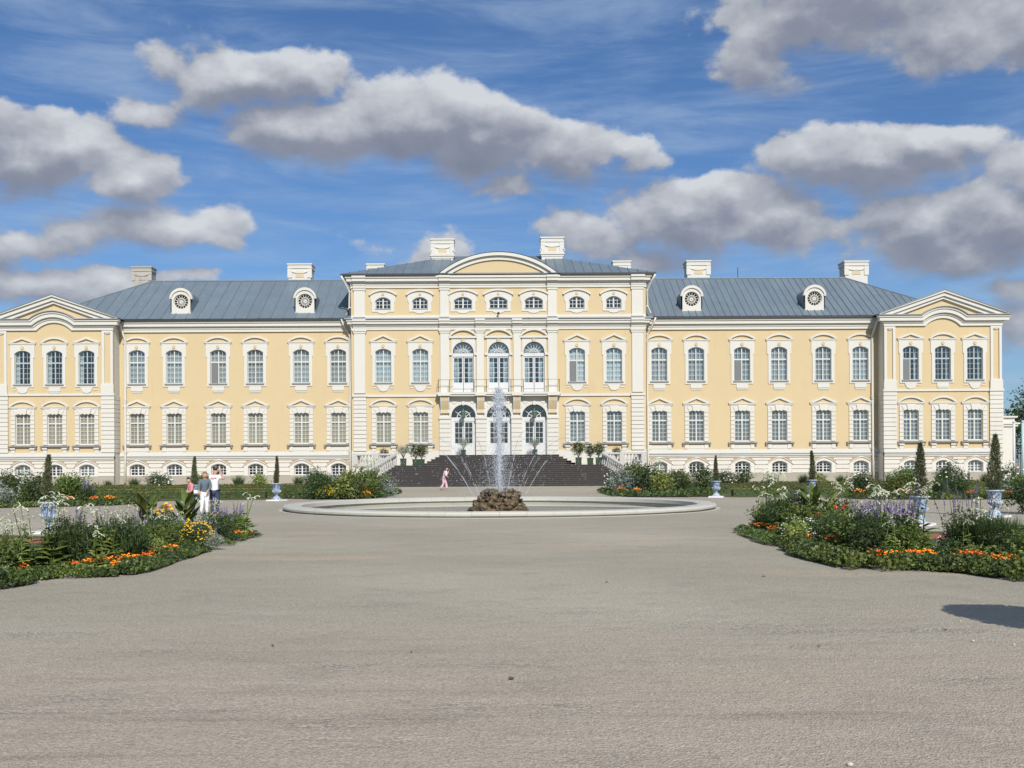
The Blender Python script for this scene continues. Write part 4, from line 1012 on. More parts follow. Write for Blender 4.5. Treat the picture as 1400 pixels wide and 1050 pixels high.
def balustrade(p0, p1, n, newels=(True, True), hgt=1.0):
    p0, p1 = Vector(p0), Vector(p1); d = p1 - p0; side = Vector((-d.y, d.x, 0)).normalized()
    def bar(z0, z1, w):
        mb = MB(); a, b_ = side*w, Vector((0, 0, 1))
        vs = [p0 - a + b_*z0, p0 + a + b_*z0, p1 + a + b_*z0, p1 - a + b_*z0, p0 - a + b_*z1, p0 + a + b_*z1, p1 + a + b_*z1, p1 - a + b_*z1]
        return mb.add(vs, [(0,1,2,3), (4,5,6,7), (0,1,5,4), (1,2,6,5), (2,3,7,6), (3,0,4,7)])
    b0 = spart(bar(hgt - .15, hgt, .17), 'balustrade', 'balustrade_stone')
    spart(bar(0, .13, .15), 'plinth_rail', 'balustrade_stone', b0)
    for i in range(n):
        q = p0 + d * ((i + .7) / (n + .4)); link('baluster', bal_me, b0, (q.x, q.y - 90, q.z + .13))
    for f, q in zip(newels, (p0, p1)):
        if f: spart(MB().box(q.x - .2, q.x + .2, q.y - .2, q.y + .2, q.z - .01, q.z + hgt + .03), 'newel', 'balustrade_stone', b0)
for s in (-1, 1):
    balustrade((s*12.0, Y1 + .2, ZL), (s*10.2, Y1 + .2, ZL), 6, (True, True))
    balustrade((s*9.98, Y1 + .2, ZL), (s*8.75, Y1 + .2, ZL), 5, (False, True))
    balustrade((s*12.0, Y1 + .4, ZL), (s*12.0, DC - .6, ZL), 12, (False, False))
    balustrade((s*8.62, Y1 - .02, ZL - .02), (s*10.95, YF + .1, .05), 15, (False, True))
    # sloping white side wall of the flight
    mb = MB(); a = (s*8.56, Y1 - .01); b_ = (s*10.8, YF + .05); t_ = .28 * s
    mb.add([(a[0], a[1], 0), (b_[0], b_[1], 0), (b_[0] + t_, b_[1], 0), (a[0] + t_, a[1], 0), (a[0], a[1], ZL), (b_[0], b_[1], .12), (b_[0] + t_, b_[1], .12), (a[0] + t_, a[1], ZL)], [(0,1,5,4), (1,2,6,5), (2,3,7,6), (3,0,4,7), (4,5,6,7)])
    spart(mb, 'string_wall', 'balustrade_stone')
for s, nm in ((-1, 'left'), (1, 'right')):
    lt = thing('lantern', 'green hanging lantern over the %s entrance door' % nm, 'lantern', (s*48.4*KC, DC - .55, 0))
    z = ZC(566)
    MB().lathe([(0, -.45), (.05, -.42), (.16, -.34), (.22, .10), (.25, .12), (.14, .28), (.05, .34), (.02, .45), (0, .45)], 6, (0, 0, z)).build('lamp_body', 'lantern_green', lt)
    MB().tube([(0, 0, z + .4), (0, .02, z + .7), (0, .35, z + .8)], .02, 6).build('bracket', 'dark_iron', lt)
# ================================================================== GROUND
def poly_sheet(name, pts, z, mat, kind='structure', parent=None):
    for _ in range(2):
        pts = [q for i in range(len(pts)) for q in ((pts[i][0]*.8 + pts[(i+1) % len(pts)][0]*.2, pts[i][1]*.8 + pts[(i+1) % len(pts)][1]*.2), (pts[i][0]*.2 + pts[(i+1) % len(pts)][0]*.8, pts[i][1]*.2 + pts[(i+1) % len(pts)][1]*.8))]
    tr = tessellate_polygon([[Vector((x, y, 0)) for x, y in pts]])
    o = MB().add([(x, y, z) for x, y in pts], [tuple(q) for q in tr]).build(name, mat, parent)
    if kind: o['kind'] = kind
    return o
FC, FR = (0.0, 43.8), 8.6
gm = MB(); rings = [FR - .45, 12, 20, 35, 60, 120, 300, 900, 3500]; seg = 96
for r in rings: gm.v += [(FC[0] + r*math.cos(2*PI*j/seg), FC[1] + r*math.sin(2*PI*j/seg), 0) for j in range(seg)]
gm.f = [(i*seg + j, i*seg + (j+1) % seg, (i+1)*seg + (j+1) % seg, (i+1)*seg + j) for i in range(len(rings) - 1) for j in range(seg)]
gm.build('ground', 'gravel')['kind'] = 'structure'
# scattered grit near the viewer
def scatter_grit():
    rnd = random.Random(3); mb = MB()
    for i in range(12000):
        y = 5.6 + 20 * rnd.random() ** 2.1; x = rnd.uniform(-.55, .55) * y; s = rnd.uniform(.003, .0075) * (1 + (rnd.random() < .02) * 1.2)
        a = rnd.uniform(0, 6.28); ca, sa = math.cos(a) * s, math.sin(a) * s; h = s * .8
        mb.add([(x + ca, y + sa, -.001), (x - sa, y + ca, -.001), (x - ca, y - sa, -.001), (x + sa, y - ca, -.001), (x, y, h)], [(0,1,4), (1,2,4), (2,3,4), (3,0,4)])
    o = mb.build('loose_grit', 'grit_grey'); tag(o, None, None, None, 'stuff')
scatter_grit()
rnd = random.Random(11)
for (x, y, sz) in [(698, 929, .05), (1291, 862, .035), (1043, 789, .04), (372, 884, .03), (1171, 786, .03), (1118, 885, .03), (829, 797, .03), (561, 893, .025), (290, 745, .04)]:
    gx, gy = G(x, y); mb = MB()
    mb.add([(-sz, 0, .004), (0, -sz*.6, .012), (sz, 0, .004), (0, sz*.6, .02)], [(0,1,2), (0,2,3)])
    o = mb.build('fallen_leaf', 'leaf_litter', None, False, (gx, gy, .006)); o.rotation_euler[2] = rnd.uniform(0, 3)
    tag(o, 'brown fallen leaf lying on the gravel forecourt', 'leaf', 'fallen leaves on the gravel')
for (x, y, sz) in [(1160, 1047, .022), (1329, 877, .018), (1312, 850, .014), (1385, 882, .016)]:
    gx, gy = G(x, y); mb = MB().lathe([(0, 0), (sz, sz*.3), (sz*.8, sz*.9), (0, sz*1.1)], 7)
    o = mb.build('pebble', 'pebble_white', None, True, (gx, gy, -.002)); tag(o, 'white pebble lying on the gravel forecourt', 'pebble', 'white pebbles on the gravel')

# ================================================================== FOUNTAIN
ft = thing('fountain_basin', 'low round stone fountain basin with wide pale coping', 'fountain', (FC[0], FC[1], 0))
NST = 60
def ring_piece(r0, r1, z0, z1, a0, a1, n=3):
    mb = MB(); vs = []
    for i in range(n + 1):
        a = a0 + (a1 - a0) * i / n; c_, s_ = math.cos(a), math.sin(a)
        vs += [(r0*c_, r0*s_, z0), (r1*c_, r1*s_, z0), (r1*c_, r1*s_, z1), (r0*c_, r0*s_, z1)]
    fs = [(4*i + k, 4*i + (k+1) % 4, 4*i + 4 + (k+1) % 4, 4*i + 4 + k) for i in range(n) for k in range(4)] + [(0,1,2,3), (4*n, 4*n+1, 4*n+2, 4*n+3)]
    return mb.add(vs, fs)
def coping():
    mb = MB(); vs = []; n = 3; a1 = 2*PI/NST * .992
    prof = [(FR - .72, .02), (FR - .10, .02), (FR, .07), (FR + .015, .13), (FR - .03, .185), (FR - .12, .205), (FR - .60, .205), (FR - .72, .17)]
    k = len(prof)
    for i in range(n + 1):
        a = a1 * i / n
        vs += [(r*math.cos(a), r*math.sin(a), z) for r, z in prof]
    fs = [(k*i + j, k*i + (j+1) % k, k*i + k + (j+1) % k, k*i + k + j) for i in range(n) for j in range(k)] + [tuple(range(k)), tuple(n*k + j for j in range(k))]
    return mb.add(vs, fs)
cp_me = coping().mesh('coping_stone', 'coping_stone')
for i in range(NST): link('coping_stone', cp_me, ft, (0, 0, random.uniform(-.004, .004)), (0, 0, 2*PI*i/NST))
ring_piece(FR - .30, FR - .06, -.3, .02, 0, 2*PI, 96).build('kerb_base', 'basin_inner', ft)
ring_piece(FR - .62, FR - .58, -.55, .02, 0, 2*PI, 96).build('inner_wall', 'basin_inner', ft)
ring_piece(FR - 1.25, FR - .62, -.5, -.17, 0, 2*PI, 96).build('inner_step', 'coping_stone', ft)
ring_piece(FR + .02, FR + .16, -.02, .008, 0, 2*PI, 96).build('paved_margin', 'coping_stone', ft)
MB().lathe([(0, -.5), (FR - .6, -.5)], 96).build('basin_floor', 'basin_inner', ft)
wt = MB(); rr = [0.01, 1, 2, 3, 4, 5, 6, 7, FR - 1.252]
wt.lathe([(r, 0) for r in rr], 72).build('water', 'pool_water', None, True, (FC[0], FC[1], -.21))['kind'] = 'structure'
rp = thing('rock_mound', 'mound of wet brown boulders in the middle of the fountain', 'rocks', (FC[0], FC[1], -.4))
def rock_mesh(seed):
    bm = bmesh.new(); bmesh.ops.create_icosphere(bm, subdivisions=3, radius=1)
    r_ = random.Random(seed); off = Vector((r_.uniform(0, 90), r_.uniform(0, 90), 5))
    for v in bm.verts:
        n = noise.fractal(v.co * 1.1 + off, .8, 2.0, 4); n2 = noise.cell(v.co * 2.2 + off)
        v.co *= 1 + .50 * n + .22 * n2
        v.co.z *= .66; v.co.x *= 1.2
    me = bpy.data.meshes.new('rock'); bm.to_mesh(me); bm.free(); me.materials.append(MATS['brown_rock']); me.shade_smooth(); return me
rocks = [rock_mesh(i) for i in range(6)]; rnd = random.Random(5)
for (z, rad, n, sz) in [(.10, 1.14, 22, .19), (.24, 1.08, 20, .20), (.40, 1.0, 19, .20), (.56, .90, 17, .19), (.72, .82, 15, .19), (.88, .76, 14, .17), (1.02, .68, 10, .16), (.3, .6, 7, .4), (.6, .4, 6, .32), (.85, .35, 7, .2)]:
    for i in range(n):
        a = 2*PI*i/n + rnd.uniform(-.18, .18); r = rad * .87 * rnd.uniform(.9, 1.06)
        s = sz * rnd.uniform(.8, 1.25)
        link('rock', rnd.choice(rocks), rp, (r*math.cos(a), r*math.sin(a), z + rnd.uniform(-.05, .05)), (rnd.uniform(-.5, .5), rnd.uniform(-.5, .5), rnd.uniform(0, 6.3)), (s, s*rnd.uniform(.8, 1.1), s*rnd.uniform(.85, 1.2)))
# water thrown up by the fountain
OCT = [(1,0,0), (0,1,0), (-1,0,0), (0,-1,0), (0,0,1.3), (0,0,-1.3)]; OCF = [(0,1,4), (1,2,4), (2,3,4), (3,0,4), (1,0,5), (2,1,5), (3,2,5), (0,3,5)]
def drop(mb, p, r, zs=1.0): mb.add([(p[0] + q[0]*r, p[1] + q[1]*r, p[2] + q[2]*r*zs) for q in OCT], OCF)
jet = thing('fountain_jet', 'tall white water jet rising from the rocks with falling spray', 'water jet', (FC[0], FC[1], .3))
mb = MB(); rnd = random.Random(8)
H0, H1 = .25, 4.55
pts = [(.02*math.sin(i*.9), .02*math.cos(i*1.3), H0 + (H1 - .7 - H0) * i / 26) for i in range(27)]
mb.tube(pts, [.055 + .055*(i/26) + rnd.uniform(-.012, .015) for i in range(27)], 8); mb.build('column', 'jet_core', jet, True)
mb = MB(); mb.tube([(0, 0, H0), (.01, 0, 1.4), (0, 0, 2.4)], [.05, .045, .02], 7); mb.build('core', 'spray', jet, True)
mb = MB()
for i in range(1250):     # the ragged head of the jet
    z = H1 - abs(rnd.gauss(0, .85)); t_ = (H1 - z) / 2.2
    sg = .06 + .10 * math.sin(min(1, t_ * 1.2) * PI) if t_ < 1 else .09
    drop(mb, (rnd.gauss(0, sg), rnd.gauss(0, sg), z), rnd.uniform(.008, .026), rnd.uniform(1, 2.2))
for i in range(1100):
    z = rnd.uniform(.5, 3.4); sg = .07 + .05 * rnd.random(); drop(mb, (rnd.gauss(0, sg), rnd.gauss(0, sg), z), rnd.uniform(.006, .018), 2)
o = mb.build('plume_drops', 'spray', jet); o['kind'] = 'stuff'
mb = MB()
for i in range(5200):     # mist falling round the lower half
    z = .1 + 2.2 * rnd.random() ** 1.25; sg = .18 + .36 * (1 - (z / 2.6)) ; r = abs(rnd.gauss(0, sg)) + .05; a = rnd.uniform(0, 2*PI)
    drop(mb, (r*math.cos(a)*1.25, r*math.sin(a), z), rnd.uniform(.004, .0125), rnd.uniform(1, 2.5))
o = mb.build('mist_drops', 'mist_drop', jet); o['kind'] = 'stuff'
mb = MB()
for i in range(420):
    a = rnd.uniform(0, 2*PI); r = rnd.uniform(.8, 4.6); drop(mb, (r*math.cos(a), r*math.sin(a), rnd.uniform(.1, 2.0)), rnd.uniform(.006, .016), 1.2)
o = mb.build('stray_drops', 'spray', jet); o['kind'] = 'stuff'
def arc_jet(az, vr, vz, seed):
    r_ = random.Random(seed); mb = MB(); t_ = 0; p = []
    while True:
        z = .55 + vz*t_ - 4.9*t_*t_; r = 1.12 + vr*t_
        if z < -.55: break
        p.append((r*math.cos(az), r*math.sin(az), z - .3)); t_ += .02
    i = 0
    while i < len(p) - 3:
        n = r_.randint(3, 9); fade = i / len(p)
        if fade < .42: mb.tube(p[i:i + n], .0065 + r_.uniform(0, .003), 5)
        i += n + r_.randint(0, 2)
    for i, q in enumerate(p):
        f = i / len(p)
        for k in range(1 + int(3 * f)): drop(mb, (q[0] + r_.gauss(0, .012 + .07*f*f), q[1] + r_.gauss(0, .012 + .07*f*f), q[2] + r_.gauss(0, .02 + .08*f*f)), r_.uniform(.005, .013))
    return tag(mb.build('side_jet', 'spray', jet), None, None, None, 'stuff')
for i in range(12): arc_jet(R(15 + 30*i) + random.uniform(-.06, .06), 3.55 + random.uniform(-.25, .25), 6.7 + random.uniform(-.2, .2), i)

# ================================================================== LAWNS, HEDGES, BEDS
def hash_sheet(name, pts, z, mat): return poly_sheet(name, pts, z, mat)
for s in (-1, 1):
    hash_sheet('lawn', [(s*7.6, 18.5), (s*7.6, 27.2), (s*9.2, 28.2), (s*10.4, 27.6), (s*11.0, 26.9), (s*13.5, 28.0), (s*14.2, 29.8), (s*17, 31.2), (s*26, 32), (s*26, 17.2), (s*9, 17.2)], .02, 'lawn_turf')
    hash_sheet('red_gravel_bed', [(s*8.6, 24.3), (s*8.9, 26.2), (s*12.2, 25.9), (s*14.5, 26.8), (s*22, 27.2), (s*22, 25.4), (s*15.5, 25.0), (s*12.4, 24.4)], .028, 'red_brick_grit')
    hash_sheet('red_gravel_bed', [(s*15.0, 28.4), (s*15.4, 29.6), (s*20, 29.9), (s*22, 28.9), (s*18, 28.6)], .028, 'red_brick_grit')
    hash_sheet('flower_bed_soil', [(s*6.35, 26.0), (s*6.3, 18.2), (s*7.6, 17.4), (s*26, 17.0), (s*26, 17.9), (s*9.3, 18.6), (s*8.3, 20), (s*8.2, 25.8), (s*7.2, 27.0)], .036, 'soil')
    hash_sheet('lawn', [(s*10.0, 56.0), (s*10.0, 85), (s*46, 85), (s*46, 51.5), (s*17.5, 52.5), (s*16.6, 55.0)], .02, 'lawn_turf')
    hash_sheet('flower_bed_soil', [(s*6.3, 56.6), (s*10.2, 56.2), (s*12.0, 58.0), (s*12.0, 84.6), (s*11.9, 85.2), (s*11.2, 85.2), (s*8.4, 70), (s*6.4, 68)], .03, 'soil')
    hash_sheet('red_gravel_bed', [(s*12.6, 58.5), (s*12.8, 60.8), (s*21, 60.6), (s*22, 59.4), (s*40, 59.6), (s*40, 58.3)], .03, 'red_brick_grit')
    hash_sheet('garden_path', [(s*12.8, 63.2), (s*12.8, 64.6), (s*44, 64.6), (s*44, 63.2)], .03, 'path_slab')
    hash_sheet('flower_bed_soil', [(s*16.6, 53.5), (s*17.2, 48.6 if s < 0 else 51), (s*21.5, 46 if s < 0 else 50.2), (s*46, 45.3 if s < 0 else 50), (s*46, 55), (s*24, 55)], .032, 'soil')

def leafy(mb, n, samp, L, W_, up=.3, rnd=random, fold=.25):
    for i in range(n):
        p = Vector(samp()); d = Vector((rnd.gauss(0, 1), rnd.gauss(0, 1), rnd.gauss(up, .8))).normalized()
        sd = d.cross(Vector((rnd.gauss(0, 1), rnd.gauss(0, 1), rnd.gauss(0, 1)))).normalized()
        l = L * rnd.uniform(.6, 1.3); w = W_ * rnd.uniform(.6, 1.2) / 2; nn = d.cross(sd) * (w * fold)
        mb.add([p - d*l/2, p + sd*w + nn, p + d*l/2, p - sd*w + nn], [(0,1,2,3)])
def ell(rx, ry, rz, cz, rnd, shell=.55, lump=0.0, seed=0):
    def f():
        while True:
            u = Vector((rnd.gauss(0, 1), rnd.gauss(0, 1), rnd.gauss(0, 1))).normalized()
            r = rnd.uniform(shell, 1) ** .6
            k = 1 + lump * noise.noise(u * 2.2 + Vector((seed, 0, 0)))
            q = (u.x*rx*r*k, u.y*ry*r*k, cz + u.z*rz*r*k)
            if q[2] > .01: return q
    return f
ICO_B = bmesh.new(); bmesh.ops.create_icosphere(ICO_B, subdivisions=1, radius=1)
ICV = [tuple(v.co) for v in ICO_B.verts]; ICF = [tuple(v.index for v in f.verts) for f in ICO_B.faces]; ICO_B.free()
def ball(mb, c, r, zs=.7): mb.add([(c[0] + v[0]*r, c[1] + v[1]*r, c[2] + v[2]*r*zs) for v in ICV], ICF)
def blade(mb, base, dirv, L, W_, droop, seg=5, rnd=random, twist=0):
    """a long curved leaf"""
    d = Vector(dirv).normalized(); p = Vector(base); vs = []; sd = d.cross(Vector((0, 0, 1)))
    if sd.length < .01: sd = Vector((1, 0, 0))
    sd.normalize()
    for i in range(seg + 1):
        t_ = i / seg; w = W_ / 2 * math.sin(PI * min(.985, .10 + .9 * t_)) ** .7
        nn = d.cross(sd) * (w * .35)
        vs += [p - sd*w - nn*-1, p, p + sd*w - nn*-1]
        p = p + d * (L / seg); d = (d + Vector((0, 0, -droop / seg))).normalized()
    mb.add(vs, [(3*i + k, 3*i + k + 1, 3*i + 4 + k, 3*i + 3 + k) for i in range(seg) for k in (0, 1)])
PROTO = {}
def proto(key, parts): PROTO[key] = [(nm, mb.mesh(nm, mat)) for nm, mb, mat in parts]
def pot(key): return PROTO[key]
rg = random.Random(21)
# round leafy bushes
for key, mat, rx, rz, n, L, W_ in [('bush_dark', 'leaf_dark', .5, .5, 1700, .085, .04), ('bush_mid', 'leaf_mid', .5, .5, 1700, .10, .05), ('bush_silver', 'leaf_silver', .5, .42, 1100, .09, .04), ('bush_pale', 'leaf_pale', .45, .5, 800, .12, .06)]:
    mb = MB(); leafy(mb, n, ell(rx, rx, rz, rz*.9, rg, .25, 1.1, n + len(key)), L, W_, .3, rg)
    st = MB(); [st.tube([(0, 0, 0), (.3*math.cos(a), .3*math.sin(a), rz*1.1)], [.015, .005], 4) for a in (0, 1.5, 3, 4.6)]
    proto(key, [('foliage', mb, mat), ('stem', st, 'bark')])
# feathery bush
mb = MB()
for i in range(420):
    a = rg.uniform(0, 2*PI); sp = rg.random() ** .6; b_ = (.16*sp*math.cos(a), .16*sp*math.sin(a), 0); h = rg.uniform(.6, 1.0) * (1 - .25*sp)
    d = Vector((.42*sp*math.cos(a), .42*sp*math.sin(a), 1)); q = Vector(b_) + d.normalized() * h * rg.uniform(.25, .8)
    blade(mb, q, d + Vector((rg.gauss(0, .3), rg.gauss(0, .3), 0)), rg.uniform(.15, .3), .016, .5, 2, rg)
m_b = MB(); leafy(m_b, 1900, ell(.38, .38, .46, .47, rg, .15, .7, 4), .08, .024, .7, rg)
proto('feather', [('foliage', mb, 'leaf_feather'), ('stem', m_b, 'leaf_dark')])
# grassy tuft
mb = MB()
for i in range(420):
    a = rg.uniform(0, 2*PI); o_ = rg.uniform(.05, .55); blade(mb, (.10*math.cos(a)*rg.random(), .10*math.sin(a)*rg.random(), 0), (o_*math.cos(a), o_*math.sin(a), 1), rg.uniform(.5, 1.0), .02, .5, 4, rg)
proto('tuft', [('foliage', mb, 'leaf_feather')])
def spikes(n, spread, h0, h1, sl, mat, rr=.018, dens=34):
    st = MB(); bl = MB()
    for i in range(n):
        a = rg.uniform(0, 2*PI); r = spread * rg.random() ** .5; h = rg.uniform(h0, h1); x, y = r*math.cos(a), r*math.sin(a); x2, y2 = x*1.35 + rg.gauss(0, .03), y*1.35 + rg.gauss(0, .03)
        st.tube([(x*.5, y*.5, 0), (x, y, h*.6), (x2, y2, h)], [.006, .005, .003], 3)
        for k in range(dens):
            t_ = rg.random(); z = h - sl * t_; f = .35 + .65 * t_
            q = (x + (x2 - x)*(z - h*.6)/(h*.4) + rg.gauss(0, rr*.6*f), y + (y2 - y)*(z - h*.6)/(h*.4) + rg.gauss(0, rr*.6*f), z); drop(bl, q, rg.uniform(.5, 1.0) * rr * f, .9)
    return st, bl
st, bl = spikes(14, .22, .75, 1.05, .26, 'bloom_purple'); lf = MB(); leafy(lf, 700, ell(.3, .3, .36, .33, rg, .3, .4, 3), .09, .035, .4, rg)
proto('salvia', [('foliage', lf, 'leaf_dark'), ('stem', st, 'leaf_mid'), ('flower', bl, 'bloom_purple')])
st, bl = spikes(9, .25, .8, 1.15, .22, 'x', .014, 24)
proto('salvia_sparse', [('stem', st, 'leaf_mid'), ('flower', bl, 'bloom_purple')])
# tobacco plants: broad pale leaves below, drooping white stars above
def tobacco(h, nh, big, seed):
    r_ = random.Random(seed); st, lf, fl = MB(), MB(), MB()
    for k in range(3 if big else 2):
        bx, by = r_.gauss(0, .10), r_.gauss(0, .10); tx, ty = bx + r_.gauss(0, .07), by + r_.gauss(0, .07); hh = h * r_.uniform(.85, 1.05)
        st.tube([(bx, by, 0), (bx, by, hh*.5), (tx, ty, hh)], [.014, .010, .006], 5)
        for j in range(9):
            a = r_.uniform(0, 2*PI); z = hh * (.06 + .075*j); s = max(.35, 1.0 - .09*j)
            blade(lf, (bx, by, z), (math.cos(a), math.sin(a), .75), .42*s, .20*s, 1.1, 5, r_)
        for j in range(nh):
            a = r_.uniform(0, 2*PI); b_ = Vector((tx, ty, hh)) + Vector((r_.gauss(0, .05), r_.gauss(0, .05), r_.gauss(0, .05)))
            d = Vector((math.cos(a), math.sin(a), r_.uniform(.1, .5))); L = r_.uniform(.07, .11); p = [b_]
            for q in range(3): p.append(p[-1] + d.normalized() * L * .45); d.z -= .75
            fl.tube(p, [.004, .006, .008, .012], 4)
            e_ = p[-1]; dd = (p[-1] - p[-2]).normalized(); u = dd.cross(Vector((0, 0, 1))).normalized() if abs(dd.z) < .99 else Vector((1, 0, 0)); w = dd.cross(u)
            star = [e_ + (u*math.cos(2*PI*m/10) + w*math.sin(2*PI*m/10)) * (.030 if m % 2 == 0 else .011) for m in range(10)]
            fl.add([e_] + star, [(0, 1 + m, 1 + (m+1) % 10) for m in range(10)])
    return st, lf, fl
for i, (h, nh, big) in enumerate([(1.15, 5, True), (.95, 6, False), (1.25, 11, True)]):
    st, lf, fl = tobacco(h, nh, big, 40 + i); proto('tobacco%d' % i, [('foliage', lf, 'leaf_pale' if i != 2 else 'leaf_mid'), ('stem', st, 'leaf_mid'), ('flower', fl, 'bloom_cream')])
mb = MB()
for j in range(10): a = j*2.4; blade(mb, (0, 0, .04), (math.cos(a), math.sin(a), .9), .42, .22, 1.5, 6)
proto('pale_rosette', [('foliage', mb, 'leaf_yellow')])
# canna: tall, very broad blades
mb = MB(); st = MB()
for k in range(4):
    bx, by = rg.gauss(0, .12), rg.gauss(0, .12); hh = rg.uniform(.8, 1.05); st.tube([(bx, by, 0), (bx, by, hh)], [.018, .008], 5)
    for j in range(5): a = rg.uniform(0, 2*PI); blade(mb, (bx, by, .15 + j*hh/6), (math.cos(a)*.8, math.sin(a)*.8, 1.1), rg.uniform(.45, .62), .17, .55, 6)
proto('canna', [('foliage', mb, 'leaf_mid'), ('stem', st, 'leaf_mid')])
# marigolds
for key, mat, n, R_, rb in [('marigold', 'bloom_orange', 26, .24, .030), ('marigold_tall', 'bloom_amber', 11, .22, .055), ('marigold_red', 'bloom_red', 18, .22, .028)]:
    h = .28 if 'tall' not in key else .85; mb = MB(); leafy(mb, 420 if h < .5 else 900, ell(R_*1.15, R_*1.1, h*.5, h*.42, rg, .2, .3, n), .07, .03, .3, rg); bl = MB(); st = MB()
    for i in range(n):
        a = rg.uniform(0, 2*PI); r = R_*rg.random()**.5; z = h*(1.0 - .25*(r/R_)**2) + rg.uniform(-.02, .04); ball(bl, (r*math.cos(a), r*math.sin(a), z), rb*rg.uniform(.8, 1.15), .65); st.tube([(r*.6*math.cos(a), r*.6*math.sin(a), 0), (r*math.cos(a), r*math.sin(a), z)], .005, 3)
    nf = len(ICV); fl_ = [('flower', MB().add(bl.v[i*nf:(i+1)*nf], ICF), mat) for i in range(n)] if 'tall' in key else [('flower', bl, mat)]
    proto(key, [('foliage', mb, 'leaf_mid' if 'red' not in key else 'leaf_bronze'), ('stem', st, 'leaf_mid')] + fl_)
# airy white, and yellow, small-flowered mounds
for key, fm, lm, n, rx, h, rb in [('white_mound', 'bloom_white', 'leaf_feather', 60, .36, .5, .016), ('yellow_mound', 'bloom_yellow', 'leaf_dark', 190, .34, .6, .022), ('red_daisy', 'bloom_red', 'leaf_mid', 9, .3, .9, .05), ('rose_white', 'bloom_white', 'leaf_dark', 34, .6, 1.35, .05), ('phlox', 'bloom_purple', 'leaf_dark', 60, .5, 1.0, .028)]:
    mb = MB(); leafy(mb, 900 if rx < .5 else 1700, ell(rx, rx, h*.5, h*.5, rg, .25, .45, n), .07 if rx < .5 else .09, .028 if rx < .5 else .05, .3, rg); bl = MB()
    sm = ell(rx*1.04, rx*1.04, h*.52, h*.5, rg, .92, .45, n)
    for i in range(n):
        q = sm()
        while q[2] < h*.3: q = sm()
        ball(bl, q, rb*rg.uniform(.7, 1.2), .7)
    nf = len(ICV); fl_ = [('flower', MB().add(bl.v[i*nf:(i+1)*nf], ICF), fm) for i in range(n)] if key == 'red_daisy' else [('flower', bl, fm)]
    proto(key, [('foliage', mb, lm)] + fl_)
# cone flame trees in the urns
for i, (rx, h) in enumerate([(.15, 1.25), (.19, 1.35), (.13, 1.3)]):
    mb = MB(); r_ = random.Random(60 + i)
    for k in range(2600):
        t_ = r_.random() ** 1.25; z = h * t_; rr = rx * (1 - t_) ** .62 * (.55 + .45*min(1, t_*5)) * (1 + .3*noise.noise(Vector((k*.0, z*5, i*9.)))) ; a = r_.uniform(0, 2*PI); q = rr * r_.uniform(.3, 1.12)
        p = Vector((q*math.cos(a) + .03*math.sin(z*3 + i), q*math.sin(a), z)); d = Vector((math.cos(a)*.45, math.sin(a)*.45, 1)) + Vector((r_.gauss(0, .45), r_.gauss(0, .45), 0)); d.normalize(); sd = d.cross(Vector((r_.gauss(0, 1), r_.gauss(0, 1), 0))).normalized()
        mb.add([p, p + d*.03 + sd*.009, p + d*.085, p + d*.03 - sd*.009], [(0,1,2,3)])
    proto('cypress%d' % i, [('crown', mb, 'cypress_green'), ('trunk', MB().tube([(0, 0, -.1), (0, 0, h*.8)], [.02, .006], 6), 'bark')])
def plant(key, label, cat, xy, sc=1.0, rz=None, group=None, z=0.03, name=None, sz=None):
    t_ = thing(name or {'tuft': 'grass_clump', 'feather': 'feathery_plant', 'salvia': 'purple_sage', 'salvia_sparse': 'purple_sage', 'canna': 'canna', 'pale_rosette': 'tobacco_plant', 'marigold': 'marigold', 'marigold_tall': 'marigold', 'marigold_red': 'marigold', 'rose_white': 'rose_bush'}.get(key, 'tobacco_plant' if key.startswith('tobacco') else 'cypress' if key.startswith('cypress') else 'garden_plant'),
               label, cat, (xy[0], xy[1], z), random.uniform(0, 6.28) if rz is None else rz, group)
    t_.scale = (sc, sc, sz or sc)
    for nm, me in PROTO[key]:
        q = link(nm, me, t_)
        if nm == 'flower' and len(me.polygons) > 20: q['kind'] = 'stuff'
    return t_
